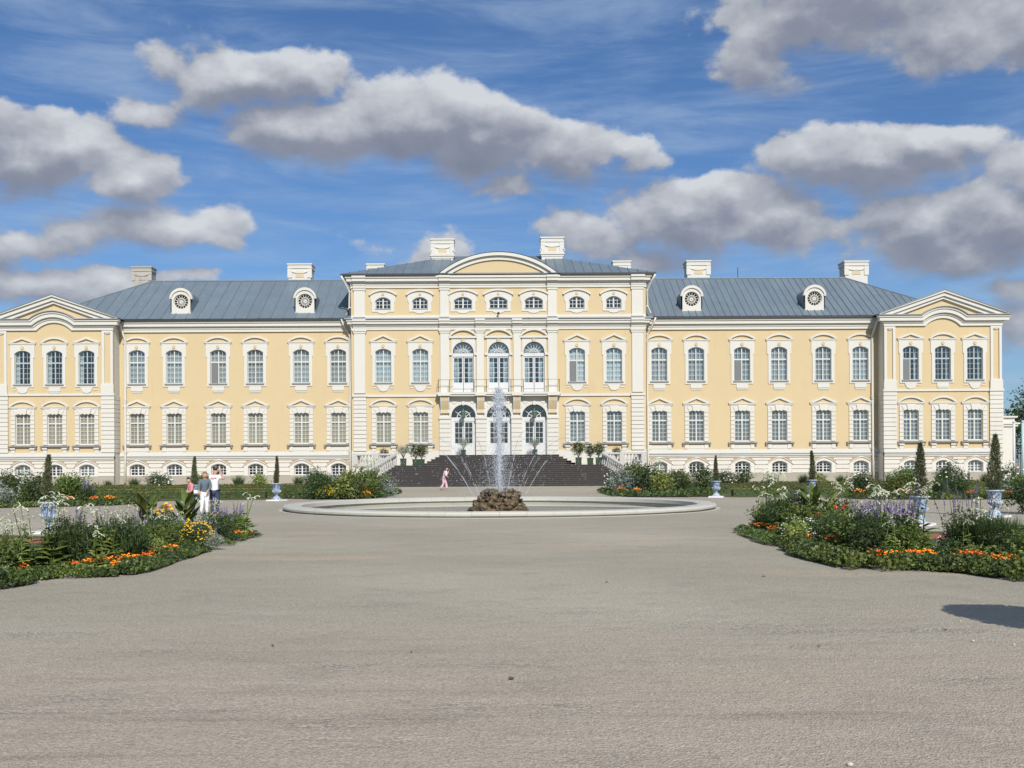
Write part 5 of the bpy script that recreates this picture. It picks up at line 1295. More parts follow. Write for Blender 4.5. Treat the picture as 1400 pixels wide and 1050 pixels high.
# ---- near left bed: (kind, photo x, photo y of the foot, scale, label, category)
NEAR_L = 'flowers of the near left bed'
L_ = [
 ('canna', 208, 738, .98, 'broad bladed canna at the far end of the near left bed behind orange pompoms', 'plant'),
 ('canna', 256, 742, .98, 'canna with wide dark blades in front of the three visitors', 'plant'),
 ('marigold_tall', 226, 742, 1.0, 'tall amber marigold with large round heads between the two cannas', 'flowers'),
 ('bush_dark', 212, 744, .55, 'dark bush below the amber marigold', 'bush'),
 ('salvia', 322, 735, .85, 'purple sage at the tip of the near left bed', 'flowers'),
 ('tobacco1', 335, 737, 1.05, 'single white tobacco plant at the very tip of the near left bed', 'flowers'),
 ('salvia', 308, 738, .8, 'purple sage left of the bed tip beneath the man in the white shirt', 'flowers'),
 ('bush_mid', 318, 737, .62, 'leafy green bush under the purple spikes at the bed tip', 'bush'),
 ('bush_dark', 303, 743, .62, 'dark leafy bush right of the yellow flowered mound', 'bush'),
 ('tobacco2', 288, 742, .72, 'green tobacco plant with cream flowers above the yellow mound', 'flowers'),
 ('bush_silver', 274, 744, .75, 'silvery grey bush behind the yellow flowered mound', 'bush'),
 ('yellow_mound', 267, 751, .95, 'mound of small yellow daisies near the tip of the left bed', 'flowers'),
 ('bush_silver', 293, 752, .42, 'low silver leaved plant at the gravel edge beside the yellow mound', 'plant'),
 ('white_mound', 301, 742, .5, 'small white flowered mound behind the silver edging plant', 'flowers'),
 ('marigold', 325, 738, .62, 'rusty orange marigolds at the gravel end of the left bed tip', 'flowers'),
 ('marigold_red', 299, 744, .5, 'small red marigolds right of the yellow mound', 'flowers'),
 ('marigold', 338, 736, .5, 'outermost orange marigolds on the left bed tip', 'flowers'),
 ('bush_silver', 246, 747, .7, 'silver leaved bush left of the yellow mound', 'bush'),
 ('phlox', 236, 744, .6, 'dusky purple leaved plant beneath the amber marigold', 'plant'),
 ('feather', 214, 752, .8, 'blue green feathery plant at the middle of the near left bed', 'plant'),
 ('tobacco0', 196, 764, .66, 'lush green tobacco plant in the middle of the left bed with a white bloom', 'flowers'),
 ('bush_mid', 228, 757, .55, 'low green bush left of the yellow mound by the bronze edging', 'bush'),
 ('bush_pale', 213, 764, .4, 'pale green leafy plant behind the middle marigolds', 'plant'),
 ('tobacco1', 190, 758, .95, 'thin white flowered tobacco plant over the middle of the left bed', 'flowers'),
 ('salvia_sparse', 196, 755, .8, 'thin purple spikes over the middle of the left bed', 'flowers'),
 ('feather', 168, 776, .92, 'dark feathery bush, the right one of two in the near left bed', 'bush'),
 ('feather', 182, 772, .85, 'dark feathery bush closest to the middle marigolds', 'bush'),
 ('feather', 150, 774, .9, 'dark feathery bush behind the pale tobacco rosette', 'bush'),
 ('feather', 102, 780, .95, 'big dark feathery bush left of the pale tobacco rosette', 'bush'),
 ('feather', 84, 779, .9, 'dark feathery bush next to the tall leafy stalk at the left', 'bush'),
 ('feather', 118, 776, .85, 'dark feathery bush directly behind the pale tobacco stems', 'bush'),
 ('salvia_sparse', 152, 772, .95, 'purple sage spikes standing over the dark bush of the left bed', 'flowers'),
 ('salvia_sparse', 166, 774, .92, 'purple sage spikes at the right end of the dark bushes', 'flowers'),
 ('salvia_sparse', 92, 776, 1.05, 'faded purple spikes between the white tobacco flowers at the left', 'flowers'),
 ('tobacco1', 102, 778, 1.12, 'white tobacco flowers over the dark feathery bush at the left', 'flowers'),
 ('tobacco1', 125, 778, 1.05, 'white tobacco flowers in the middle above the dark bushes', 'flowers'),
 ('tobacco1', 142, 778, 1.0, 'white tobacco flowers right above the pale rosette', 'flowers'),
 ('tobacco0', 133, 783, .62, 'bright green tobacco plant with broad pale leaves in the left bed', 'plant'),
 ('pale_rosette', 131, 784, .8, 'pale yellow green rosette of broad leaves among the marigolds', 'plant'),
 ('tobacco2', 64, 783, .95, 'tall leafy tobacco stalk in front of the left patterned urn', 'plant'),
 ('tobacco0', 58, 784, .7, 'yellow leaved tobacco plant at the foot of the tall stalk', 'plant'),
 ('tobacco1', 42, 783, 1.12, 'white drooping tobacco flowers left of the patterned urn', 'flowers'),
 ('tobacco1', 20, 784, .85, 'white tobacco flowers near the left edge of the picture', 'flowers'),
 ('bush_dark', 45, 784, .45, 'small dark bush between the marigolds at the left', 'bush'),
 ('bush_mid', 14, 785, .62, 'leafy green bush at the left edge of the picture', 'bush'),
 ('tobacco0', 5, 790, .72, 'green tobacco plant cut by the left edge of the picture', 'plant'),
 ('bush_mid', -14, 793, .7, 'green bush just beyond the left edge', 'bush'),
 ('bush_mid', 236, 752, .62, 'fresh green bush between the canna and the yellow mound', 'bush'),
 ('tobacco0', 222, 757, .72, 'leafy tobacco plant in front of the blue green feathery plant', 'plant'),
 ('bush_mid', 206, 758, .6, 'fresh green bush under the thin purple spikes', 'bush'),
 ('tobacco0', 246, 750, .62, 'leafy tobacco plant left of the silver bush behind the mound', 'plant'),
 ('bush_mid', 290, 741, .7, 'fresh green bush at the feet of the woman in white trousers', 'bush'),
 ('tobacco0', 28, 786, .8, 'broad leaved green plant below the white flowers at far left', 'plant'),
 ('white_mound', 2, 796, .45, 'small white flowers at the left edge by the gravel', 'flowers')]
for key, x, y, sc, lab, cat in L_: plant(key, lab, cat, G(x, y), sc)
MG = [(32, 784), (60, 779), (66, 775), (98, 780), (104, 779), (128, 780), (134, 778), (146, 776), (157, 782), (172, 774), (178, 771), (112, 778), (198, 772), (205, 768), (228, 762), (234, 761), (212, 766), (154, 778)]
for x, y in MG: plant('marigold', 'orange marigold clump edging the near left bed', 'flowers', G(x + random.uniform(-3, 3), y + random.uniform(1, 5)), random.uniform(.36, .68), group='orange marigolds edging the near left bed', z=.06)
R_ = [
 ('tobacco2', 1052, 728, 1.12, 'big white flowered tobacco plant at the tip of the near right bed', 'flowers'),
 ('tobacco2', 1063, 729, 1.15, 'bushy cream flowered tobacco plant second from the tip of the right bed', 'flowers'),
 ('tobacco0', 1047, 730, .95, 'green leafy tobacco plant closest to the fountain in the right bed', 'plant'),
 ('feather', 1062, 733, .95, 'dark feathery bush under the white tobacco at the right bed tip', 'bush'),
 ('feather', 1076, 733, 1.0, 'dark feathery bush under the violet flowers of the right bed', 'bush'),
 ('bush_dark', 1045, 729, .62, 'dark bush at the tip of the near right bed', 'bush'),
 ('phlox', 1084, 732, .95, 'violet flowered bush near the tip of the right bed', 'flowers'),
 ('tobacco1', 1090, 733, 1.12, 'thin white tobacco flowers above the violet bush', 'flowers'),
 ('canna', 1112, 733, 1.0, 'broad bladed canna in front of the far patterned urn', 'plant'),
 ('canna', 1122, 735, .95, 'second canna with a wide upright blade right of the first', 'plant'),
 ('white_mound', 1093, 743, 1.1, 'airy bush with white specks under the canna', 'flowers'),
 ('white_mound', 1112, 745, 1.0, 'white speckled mound right below the canna', 'flowers'),
 ('bush_pale', 1088, 748, .6, 'yellow green plant behind the gap in the edging', 'plant'),
 ('white_mound', 1130, 751, .9, 'low white flowered mound behind the two marigold clumps', 'flowers'),
 ('white_mound', 1152, 752, .85, 'white flowered mound at the middle of the right bed', 'flowers'),
 ('bush_dark', 1148, 740, .95, 'dark upright bush behind the red daisies', 'bush'),
 ('tobacco2', 1156, 742, 1.0, 'green tobacco plant with cream flowers behind the red daisies', 'flowers'),
 ('red_daisy', 1134, 743, .95, 'red daisies left of the white gaura in the right bed', 'flowers'),
 ('white_mound', 1150, 745, 1.25, 'tall airy white flowers between the red daisies', 'flowers'),
 ('red_daisy', 1163, 745, 1.0, 'red daisies at the middle of the right bed', 'flowers'),
 ('feather', 1140, 752, .8, 'feathery green plant in the middle of the right bed', 'plant'),
 ('bush_mid', 1163, 756, .7, 'mid green bush below the red daisies', 'bush'),
 ('tobacco0', 1168, 758, .75, 'bright leaved tobacco plant between white and purple flowers', 'plant'),
 ('salvia', 1182, 757, 1.05, 'purple sage left of the patterned urn in the right bed', 'flowers'),
 ('salvia', 1196, 760, 1.1, 'dense purple sage in front of the patterned urn', 'flowers'),
 ('salvia', 1212, 762, 1.12, 'purple sage in the thick of the right bed below the urn rim', 'flowers'),
 ('salvia', 1228, 763, 1.1, 'purple sage directly before the patterned urn', 'flowers'),
 ('salvia', 1240, 764, 1.05, 'rightmost sage of the dense purple group', 'flowers'),
 ('salvia_sparse', 1205, 762, 1.2, 'tall purple spikes topping the sage group', 'flowers'),
 ('salvia_sparse', 1233, 764, 1.2, 'tall purple spikes beside the urn', 'flowers'),
 ('tobacco1', 1188, 760, 1.25, 'white tobacco flowers over the purple sage on its left', 'flowers'),
 ('tobacco1', 1203, 762, 1.28, 'white tobacco flowers over the middle of the purple sage', 'flowers'),
 ('tobacco1', 1219, 763, 1.28, 'white tobacco flowers left of the urn rim', 'flowers'),
 ('tobacco2', 1250, 766, 1.05, 'leafy tobacco plant partly hiding the urn foot', 'plant'),
 ('bush_dark', 1198, 766, .72, 'dark bush under the purple sage, left side', 'bush'),
 ('bush_dark', 1226, 767, .72, 'dark bush between the two yellow green tobacco plants', 'bush'),
 ('feather', 1186, 764, .85, 'feathery dark plant at the left foot of the purple sage', 'plant'),
 ('tobacco0', 1216, 771, .68, 'yellow green tobacco plant with big lower leaves behind the large marigold clump', 'plant'),
 ('pale_rosette', 1214, 772, .85, 'pale broad leaved rosette over the large marigold clump', 'plant'),
 ('tobacco0', 1247, 769, .72, 'pale tobacco plant right of the large marigold clump', 'plant'),
 ('pale_rosette', 1252, 764, .95, 'yellow green rosette in front of the red gravel bed', 'plant'),
 ('white_mound', 1284, 768, .5, 'white speckled mound in front of the lawn at the right', 'flowers'),
 ('white_mound', 1306, 765, .95, 'brownish airy mound with white specks left of the grassy bush', 'flowers'),
 ('bush_dark', 1298, 768, .42, 'low dark bush behind the right marigolds', 'bush'),
 ('feather', 1318, 766, .95, 'dark green feathery bush before the left of the sparse purple spikes', 'bush'),
 ('tuft', 1342, 768, .85, 'grassy green clump at the left of the big grassy bush', 'grass'),
 ('tuft', 1360, 769, .9, 'tall grassy green clump in the middle of the right bed end', 'grass'),
 ('feather', 1352, 768, .85, 'fine leaved green bush among the grassy clumps', 'bush'),
 ('tuft', 1378, 770, .85, 'grassy green clump near the right edge of the picture', 'grass'),
 ('feather', 1372, 771, .75, 'fine leaved bush near the right edge of the picture', 'bush'),
 ('salvia_sparse', 1308, 764, 1.3, 'sparse purple spikes against the gravel, left group', 'flowers'),
 ('salvia_sparse', 1330, 765, 1.3, 'sparse purple spikes against the gravel, right group', 'flowers'),
 ('tobacco1', 1335, 766, 1.15, 'pale tobacco plant among the sparse purple spikes', 'flowers'),
 ('tobacco1', 1353, 768, .95, 'drooping cream tobacco flowers in front of the right urn', 'flowers'),
 ('white_mound', 1398, 776, .7, 'white flowered mound at the right edge of the picture', 'flowers'),
 ('bush_mid', 1054, 731, .85, 'fresh green bush below the cream flowers at the right bed tip', 'bush'),
 ('tobacco0', 1070, 733, .95, 'broad leaved green plant between the tip bush and the violet bush', 'plant'),
 ('bush_mid', 1100, 740, .9, 'fresh green bush left of the canna in the right bed', 'bush'),
 ('tobacco0', 1122, 745, .8, 'broad leaved green plant left of the red daisies', 'plant'),
 ('bush_mid', 1142, 748, .8, 'fresh green bush beneath the airy white flowers', 'bush'),
 ('bush_mid', 1174, 757, .85, 'fresh green bush left of the purple sage', 'bush'),
 ('tobacco0', 1192, 763, .85, 'broad leaved green plant under the left of the purple sage', 'plant'),
 ('bush_mid', 1236, 768, .7, 'fresh green bush under the right of the purple sage', 'bush'),
 ('tobacco0', 1325, 770, .7, 'broad leaved green plant before the sparse purple spikes', 'plant'),
 ('bush_mid', 1415, 778, .7, 'green bush just beyond the right edge', 'bush')]
for key, x, y, sc, lab, cat in R_: plant(key, lab, cat, G(x, y), sc)
MG = [(1034, 729), (1043, 731), (1056, 733), (1066, 734), (1075, 735), (1110, 746), (1117, 747), (1134, 753), (1142, 754), (1178, 765), (1196, 772), (1203, 772), (1211, 773), (1220, 774), (1240, 771), (1250, 773), (1263, 771), (1312, 776), (1322, 776), (1332, 775), (1341, 775), (1356, 780), (1366, 779), (1377, 778), (1388, 782), (1384, 784)]
for x, y in MG: plant('marigold', 'orange marigold clump edging the near right bed', 'flowers', G(x + random.uniform(-3, 3), y + random.uniform(-2, 2)), random.uniform(.42, .85), group='orange marigolds edging the near right bed', z=.06)
# low leafy edging that follows the gravel
def edging(label_name, path, w, h, n, seed, mats=('leaf_mid',), L=.085):
    rnd = random.Random(seed); pts = [Vector((p[0], p[1], 0)) for p in path]; seglen = [(pts[i+1] - pts[i]).length for i in range(len(pts) - 1)]; T = sum(seglen)
    for m_i, mat in enumerate(mats):
        mb = MB()
        for i in range(n // len(mats)):
            d = rnd.random() * T; k = 0
            while k < len(seglen) - 1 and d > seglen[k]: d -= seglen[k]; k += 1
            a, b_ = pts[k], pts[k+1]; p = a.lerp(b_, min(1, d / seglen[k])); tn = (b_ - a).normalized(); nr = Vector((-tn.y, tn.x, 0))
            q = rnd.uniform(-1, 1); off = q * w / 2 * (1 + .35*noise.noise(p * 1.1 + Vector((seed, 0, 0)))); hh = h * (1 - q*q*.75) * (.75 + .5*noise.noise(p * 1.6 + Vector((0, seed, 0))) ** 1)
            patch = noise.noise(p * .8 + Vector((seed * 3.1 + m_i * 17, 0, 0)))
            if len(mats) > 1 and patch < -.12: continue
            c = p + nr * off + Vector((0, 0, .02 + max(.02, hh) * rnd.uniform(.1, 1) ** .6))
            dr = Vector((rnd.gauss(0, 1), rnd.gauss(0, 1), rnd.gauss(.5, .6))).normalized(); sd = dr.cross(Vector((rnd.gauss(0, 1), rnd.gauss(0, 1), rnd.gauss(0, 1)))).normalized(); l = L*rnd.uniform(.5, 1.2); wd = l*.38
            mb.add([c - dr*l/2, c + sd*wd + dr*l*.1, c + dr*l/2, c - sd*wd + dr*l*.1], [(0,1,2,3)])
        o = mb.build('ground_cover', mat); tag(o, None, None, None, 'stuff')
near = lambda l: [G(x, y) for x, y in l]
edging('l', near([(345, 733), (320, 739), (298, 747)]), .55, .20, 3200, 1, ('leaf_mid', 'leaf_feather'), .06)
edging('l', near([(273, 754), (240, 763), (210, 773), (180, 783), (160, 787), (135, 788), (100, 789), (60, 790), (34, 794)]), .55, .24, 15000, 2, ('leaf_mid', 'leaf_feather', 'leaf_dark'), .065)
edging('l', near([(20, 797), (0, 801), (-30, 806), (-80, 812)]), .7, .28, 6000, 3, ('leaf_mid', 'leaf_dark'), .075)
edging('r', near([(1014, 728), (1030, 734), (1048, 741), (1066, 746), (1082, 748)]), .5, .24, 6500, 4, ('leaf_mid', 'leaf_feather'), .06)
edging('r', near([(1090, 752), (1108, 760), (1128, 766), (1150, 771), (1172, 777), (1190, 779), (1230, 778), (1270, 778), (1310, 781), (1350, 785), (1380, 790), (1420, 796), (1500, 800)]), .7, .30, 30000, 5, ('leaf_mid', 'leaf_feather', 'leaf_mid', 'leaf_dark'), .075)
# the green filling between the taller plants
def fill(poly, n, h, mat, seed, L=.08, W_=.035):
    rnd = random.Random(seed); xs = [p[0] for p in poly]; ys = [p[1] for p in poly]; mb = MB(); k = 0
    def inside(x, y):
        c = False; j = len(poly) - 1
        for i in range(len(poly)):
            if (poly[i][1] > y) != (poly[j][1] > y) and x < (poly[j][0] - poly[i][0]) * (y - poly[i][1]) / (poly[j][1] - poly[i][1]) + poly[i][0]: c = not c
            j = i
        return c
    pts = []
    while len(pts) < n:
        x, y = rnd.uniform(min(xs), max(xs)), rnd.uniform(min(ys), max(ys))
        if inside(x, y): pts.append((x, y))
    it = iter(pts)
    def s_():
        x, y = next(it); q = .5 + .9 * noise.noise(Vector((x*.9, y*.9, seed))); return (x, y, .03 + h * max(.12, q) * rnd.random())
    leafy(mb, n, s_, L, W_, .5, rnd); o = mb.build('bed_greenery', mat); tag(o, None, None, None, 'stuff')
for s in (-1, 1):
    pl = [(s*6.35, 26.0), (s*6.3, 17.6), (s*7.5, 16.5), (s*12, 16.2), (s*12, 17.8), (s*9.3, 18.5), (s*8.2, 20), (s*8.1, 25.6), (s*7.1, 26.8)]
    fill(pl, 9000, .42, 'leaf_mid', 5 + s); fill(pl, 6000, .5, 'leaf_dark', 8 + s)
    far_bed = [(s*6.5, 57), (s*10.2, 56.5), (s*12.0, 58), (s*11.8, 84), (s*8.4, 70), (s*6.6, 67.5)]
    fill(far_bed, 5000, .45, 'leaf_dark', 15 + s, .16, .08); fill(far_bed, 4000, .5, 'leaf_mid', 18 + s, .15, .07)
    y0 = 46.3 if s < 0 else 50.4
    mb_ = [(s*17.0, 53.2), (s*17.4, y0 + 2.4), (s*21.5, y0 + .2), (s*40, y0 - .2), (s*40, 53), (s*24, 53.6)]
    fill(mb_, 7000, .42, 'leaf_mid', 25 + s, .14, .07); fill(mb_, 5000, .45, 'leaf_dark', 28 + s, .14, .06)
    edging('f', [(s*17.0, 53.2), (s*17.3, y0 + 2.2), (s*21.4, y0 - .05), (s*32, y0 - .4), (s*42, y0 - .5)], .7, .28, 6000, 31 + s, ('leaf_mid', 'leaf_dark'), .12)
    edging('f', [(s*6.45, 68), (s*6.35, 63), (s*6.4, 57), (s*8, 56.4), (s*10.2, 56.2)], .7, .35, 4000, 41 + s, ('leaf_feather', 'leaf_dark'), .12)
# box hedges
def hedge(x0, x1, y, w=.55, h=.42, lab='', seed=0, ang=0):
    rnd = random.Random(seed); t_ = thing('box_hedge', lab, 'hedge', ((x0 + x1)/2, y, .02)); L = abs(x1 - x0); mb = MB(); n = int(L / .25) + 1
    core = MB().box(-L/2, L/2, -w/2 + .06, w/2 - .06, 0, h - .07); core.build('solid_core', 'leaf_dark', t_)
    def s_():
        f = rnd.random(); x = rnd.uniform(-L/2, L/2); b = .05 * noise.noise(Vector((x * .9, seed, 0)))
        if f < .5: return (x, rnd.uniform(-w/2, w/2), h - .04 + b + rnd.uniform(-.03, .03))
        return (x, -w/2 + .02 + rnd.uniform(-.03, .03) if f < .9 else w/2 - .03, rnd.uniform(.03, h) + b)
    leafy(mb, int(L * 130), s_, .11, .055, .4, rnd); mb.build('clipped_foliage', 'box_green', t_)
sd_ = 0
for s, nm in ((-1, 'left'), (1, 'right')):
    for (a, b_, y, h, desc) in [(12.4, 44, 57.6, .40, 'foremost long box hedge of the %s parterre behind the urns'), (12.3, 44, 62.0, .45, 'second box hedge of the %s parterre, just before the pale path'), (12.2, 44, 67.5, .5, 'third box hedge of the %s parterre, beyond the pale path'), (12.2, 44, 74.5, .5, 'rearmost box hedge of the %s parterre below the palace plinth')]:
        hedge(*sorted((s*a, s*b_)), y, .7, h, desc % nm, sd_); sd_ += 1
hedge(13.6, 24, 20.6, .4, .32, 'low box hedge beyond the flowers at the near right', 50); hedge(-24, -13.2, 20.6, .4, .32, 'low box hedge beyond the flowers at the near left', 51)
plant('bush_dark', 'round dark clipped bush beside the right urn near the edge', 'bush', (17.6, 36.2), 1.5, name='round_bush', sz=1.3)
# ---- planting of the far beds
rf_ = random.Random(77)
FB = [('bush_mid', 1.9), ('rose_white', 1.0), ('bush_dark', 1.9), ('tuft', 1.2), ('tobacco2', 1.3), ('bush_silver', 1.5), ('phlox', 1.15), ('feather', 1.4)]
def far(key, x, y, sc, lab, cat='bush'): plant(key, lab, cat, G(x, y), sc)
far('bush_mid', 487, 683, 1.5, 'large pale leaved bush left of the stairs before the balustrade'); far('tobacco2', 512, 682, 1.6, 'white flowered tobacco bush nearest the stairs on the left', 'flowers'); far('bush_mid', 503, 680, 1.7, 'big green bush hiding the foot of the left balustrade')
far('bush_silver', 526, 679, 1.4, 'silvery bush at the right end of the bed left of the stairs'); far('salvia', 463, 682, 1.55, 'dark purple sage between bushes left of the stairs', 'flowers'); far('salvia', 452, 681, 1.4, 'purple sage at the left of the stair side bed', 'flowers'); far('bush_dark', 437, 683, 1.5, 'dark conifer like bush near the left urn'); far('feather', 432, 682, 1.7, 'feathery bush right of the left urn'); far('bush_pale', 475, 683, 1.6, 'pale green bush in the bed left of the stairs', 'bush'); far('tuft', 447, 676, 1.3, 'grassy clump behind the left stair bed', 'grass')
far('yellow_mound', 445, 683, 1.1, 'orange yellow mound in the bed left of the stairs', 'flowers')
far('bush_mid', 868, 675, 1.9, 'round green bush at the foot of the right balustrade'); far('bush_silver', 850, 676, 1.8, 'silvery bush nearest the stairs on the right'); far('rose_white', 838, 674, .95, 'rose bush with pale flowers at the right stair corner'); far('rose_white', 868, 668, 1.35, 'tall standard rose against the right balustrade'); far('bush_dark', 885, 676, 1.7, 'dark green bush in the middle of the bed right of the stairs'); far('bush_pale', 905, 677, 1.5, 'bright green leafy bush in the bed right of the stairs'); far('tobacco2', 896, 676, 1.5, 'white tobacco bush in the bed right of the stairs', 'flowers'); far('phlox', 920, 676, 1.2, 'pinkish flowered bush at the right of the stair bed', 'flowers'); far('feather', 933, 676, 1.3, 'feathery bush left of the right urn'); far('bush_dark', 962, 673, 1.7, 'dark rose foliage behind the right urn')
far('rose_white', 993, 671, 1.0, 'white rose bush right of the right urn')
for x, y, k in [(492, 682, 0), (500, 683, 0), (508, 681, 0), (480, 680, 0), (848, 677, 0), (870, 678, 0)]: plant('marigold', 'small orange marigold patch in a bed beside the stairs', 'flowers', G(x, y), 1.1, group='orange marigolds beside the stairs', z=.1)
for s, nm, y0 in ((-1, 'left', 46.4), (1, 'right', 50.6)):
    for i in range(26):
        X = 17.6 + i * .95 + rf_.uniform(-.3, .3); yb = y0 + max(0, (21.5 - X)) * .55
        plant('marigold', 'orange marigold patch edging the middle %s bed' % nm, 'flowers', (s*X, yb + .7 + rf_.uniform(0, .3)), rf_.uniform(.8, 1.15), group='orange marigolds edging the middle %s bed' % nm, z=.1) if rf_.random() < .72 else None
    for i in range(17):
        X = 18.0 + i * 1.5 + rf_.uniform(-.4, .4); yb = y0 + max(0, (21.5 - X)) * .5; key, sc = FB[(i * 3 + (1 if s > 0 else 4)) % 8]
        plant(key, '%s in the middle %s bed' % ({'bush_mid': 'leafy green bush', 'rose_white': 'white rose bush', 'bush_dark': 'dark green bush', 'tuft': 'grassy clump', 'tobacco2': 'white tobacco plant', 'bush_silver': 'silvery bush', 'phlox': 'violet flowered bush', 'feather': 'feathery green bush'}[key], nm),
              'bush', (s*X, yb + 1.9 + rf_.uniform(-.3, .8)), sc * rf_.uniform(.62, .85), group='mixed bushes of the middle %s bed, %s' % (nm, key.replace('_', ' ')))
    # shrubs in front of the palace plinth
    for i in range(17):
        X = 12.8 + i * 1.9 + rf_.uniform(-.5, .5); key, sc = [('tuft', 1.3), ('bush_mid', 1.5), ('tuft', 1.1), ('rose_white', .95), ('bush_pale', 1.3), ('bush_dark', 1.6), ('tuft', 1.2)][(i * 2 + (s > 0)) % 7]
        plant(key, '%s between the hedges and the %s wing' % ({'bush_mid': 'leafy green bush', 'rose_white': 'rose bush with pale flowers', 'bush_dark': 'dark green bush', 'tuft': 'grassy clump', 'bush_pale': 'pale green bush'}[key], nm),
              'bush', (s*X, 70.6 + rf_.uniform(-.8, 8.5)), sc * rf_.uniform(.75, 1.05), group='bushes before the %s wing, %s' % (nm, key.replace('_', ' ')))
# hand-placed tall ones
far('rose_white', 6, 690, 1.15, 'white rose bush at the left edge before the pavilion'); far('tobacco2', 40, 690, 1.2, 'pale tobacco plant at the left before the pavilion', 'flowers'); far('bush_mid', 98, 689, 1.5, 'bright green bush right of the left cypress'); far('rose_white', 1300, 672, 1.25, 'large white rose bush before the right pavilion'); far('rose_white', 1378, 674, 1.2, 'white rose bush right of the tall right cypress'); far('bush_dark', 1180, 680, 1.35, 'big dark bush before the corner of the right pavilion'); far('bush_mid', 1222, 681, 1.2, 'big green bush left of the cypress before the right pavilion')
far('salvia', 120, 690, 1.2, 'violet spikes in the middle left bed', 'flowers')
# ================================================================== URNS AND CYPRESSES
URN = [(0, .12), (.15, .12), (.155, .16), (.09, .22), (.055, .28), (.06, .31), (.12, .35), (.175, .40), (.20, .47), (.175, .52), (.18, .60), (.20, .74), (.215, .78), (.26, .80), (.265, .825), (.22, .835), (.2, .80), (0, .78)]
urn_me = MB().lathe(URN, 28).mesh('bowl', 'delft_glaze', True)
foot_me = MB().lathe([(0, .06), (.24, .06), (.24, .10), (.17, .12), (.155, .16), (.10, .215), (0, .215)], 24).mesh('foot', 'glaze_white', True)
pl_me = MB().box(-.36, .36, -.36, .36, -.02, .06).mesh('plinth', 'cloth_white')
band_me = MB().lathe([(.266, .795), (.272, .81), (.266, .83)], 28).mesh('rim', 'glaze_white', True)
rib = MB()
for k in range(16):
    a = 2*PI*k/16; rib.tube([(.10*math.cos(a), .10*math.sin(a), .34), (.182*math.cos(a), .182*math.sin(a), .41), (.206*math.cos(a), .206*math.sin(a), .475), (.188*math.cos(a), .188*math.sin(a), .515)], [.008, .018, .02, .006], 5)
rib_me = rib.mesh('lobe', 'glaze_white', True)
urns = [(66, 729, 1.0, 0, 'near left', 1.0), (1258, 718, .98, 1, 'near right', 1.0), (1360, 707, 1.04, 1, 'rightmost', 1.12), (378, 684.7, 1.05, 2, 'far left by the fountain', 1.0), (979, 680, 1.02, 2, 'far right by the fountain', 1.0), (1110, 679, 1.05, 0, 'far right behind the flowers', 1.15), (266, 686, 1.0, 0, 'far left behind the visitors', 1.12)]
for (x, y, sc, cy, nm, ch) in urns:
    gx, gy = G(x, y); t_ = thing('garden_urn', 'blue and white patterned urn on a white slab, %s' % nm, 'urn', (gx, gy, .0), random.uniform(0, 3)); t_.scale = (sc,)*3
    for n_, me in (('bowl', urn_me), ('foot', foot_me), ('plinth', pl_me), ('rim', band_me), ('lobe', rib_me)): link(n_, me, t_)
    t_.children[0].rotation_euler[2] = 0
    plant('cypress%d' % cy, 'slender cypress growing in the urn, %s' % nm, 'cypress', (gx, gy), ch * sc * (1.12 if cy == 1 else 1.0), z=.78*sc)
# potted plants by the doors and on the landing
def tub(x, y, z, w, h, lab, sc, key='rose_white', ph=.5):
    t_ = thing('plant_tub', lab[0], 'tub', (x, y, z)); mb = MB(); a = w/2; b_ = w/2*.85
    mb.add([(-b_, -b_, 0), (b_, -b_, 0), (b_, b_, 0), (-b_, b_, 0), (-a, -a, h), (a, -a, h), (a, a, h), (-a, a, h)], [(0,1,5,4), (1,2,6,5), (2,3,7,6), (3,0,4,7), (4,5,6,7)])
    mb.build('box', 'tub_green', t_); [MB().box(-a - .02, a + .02, -a - .02, -a + .01, q, q + .06).build('rim_board', 'tub_green', t_) for q in (h - .06, .03)]
    p_ = plant(key, lab[1], 'potted plant', (x, y), sc*.88, z=z + h - .05, name='potted_plant'); return p_
oc = MB(); leafy(oc, 900, ell(.62, .5, .42, .75, rg, .2, .7, 5), .13, .035, .5, rg); stx = MB()
for k in range(9): a = k*.7; stx.tube([(0, 0, 0), (.2*math.cos(a), .2*math.sin(a), .5), (.45*math.cos(a), .4*math.sin(a), .95)], [.02, .012, .005], 4)
proto('oleander', [('foliage', oc, 'leaf_silver'), ('branch', stx, 'bark')])
oc = MB(); leafy(oc, 1300, ell(.55, .5, .55, .72, rg, .2, .6, 9), .12, .045, .5, rg); bl = MB()
for k in range(22): q = ell(.55, .5, .55, .75, rg, .95, .6, 9)(); ball(bl, q, .045)
proto('oleander_dark', [('foliage', oc, 'leaf_dark'), ('branch', stx, 'bark'), ('flower', bl, 'bloom_cream')])
tub(-48.7*93.7/F, 93.6, ZT, .42, .46, ('green tub in front of the left entrance door', 'silvery oleander in the tub at the left entrance door'), 1.0, 'oleander')
tub(48.9*93.7/F, 93.6, ZT, .42, .46, ('green tub in front of the right entrance door', 'silvery oleander in the tub at the right entrance door'), .95, 'oleander')
for i, (x, w, h, key, sc, l) in enumerate([(551.5, .50, .58, 'oleander', 1.15, 'on the landing beside the left balustrade post'), (568.5, .55, .52, 'oleander_dark', 1.2, 'middle one on the left landing'), (576.5, .5, .52, 'oleander_dark', 1.15, 'nearest the upper steps on the left landing'), (791, .5, .6, 'oleander_dark', 1.25, 'nearest the upper steps on the right landing'), (807, .5, .55, 'oleander_dark', 1.05, 'middle one on the right landing'), (818.5, .5, .6, 'oleander_dark', 1.15, 'on the landing beside the right balustrade post')]):
    tub((x - 682.5)*90.2/F, 90.2, ZL, w, h, ('green tub %s' % l, 'bushy oleander %s' % l), sc, key)
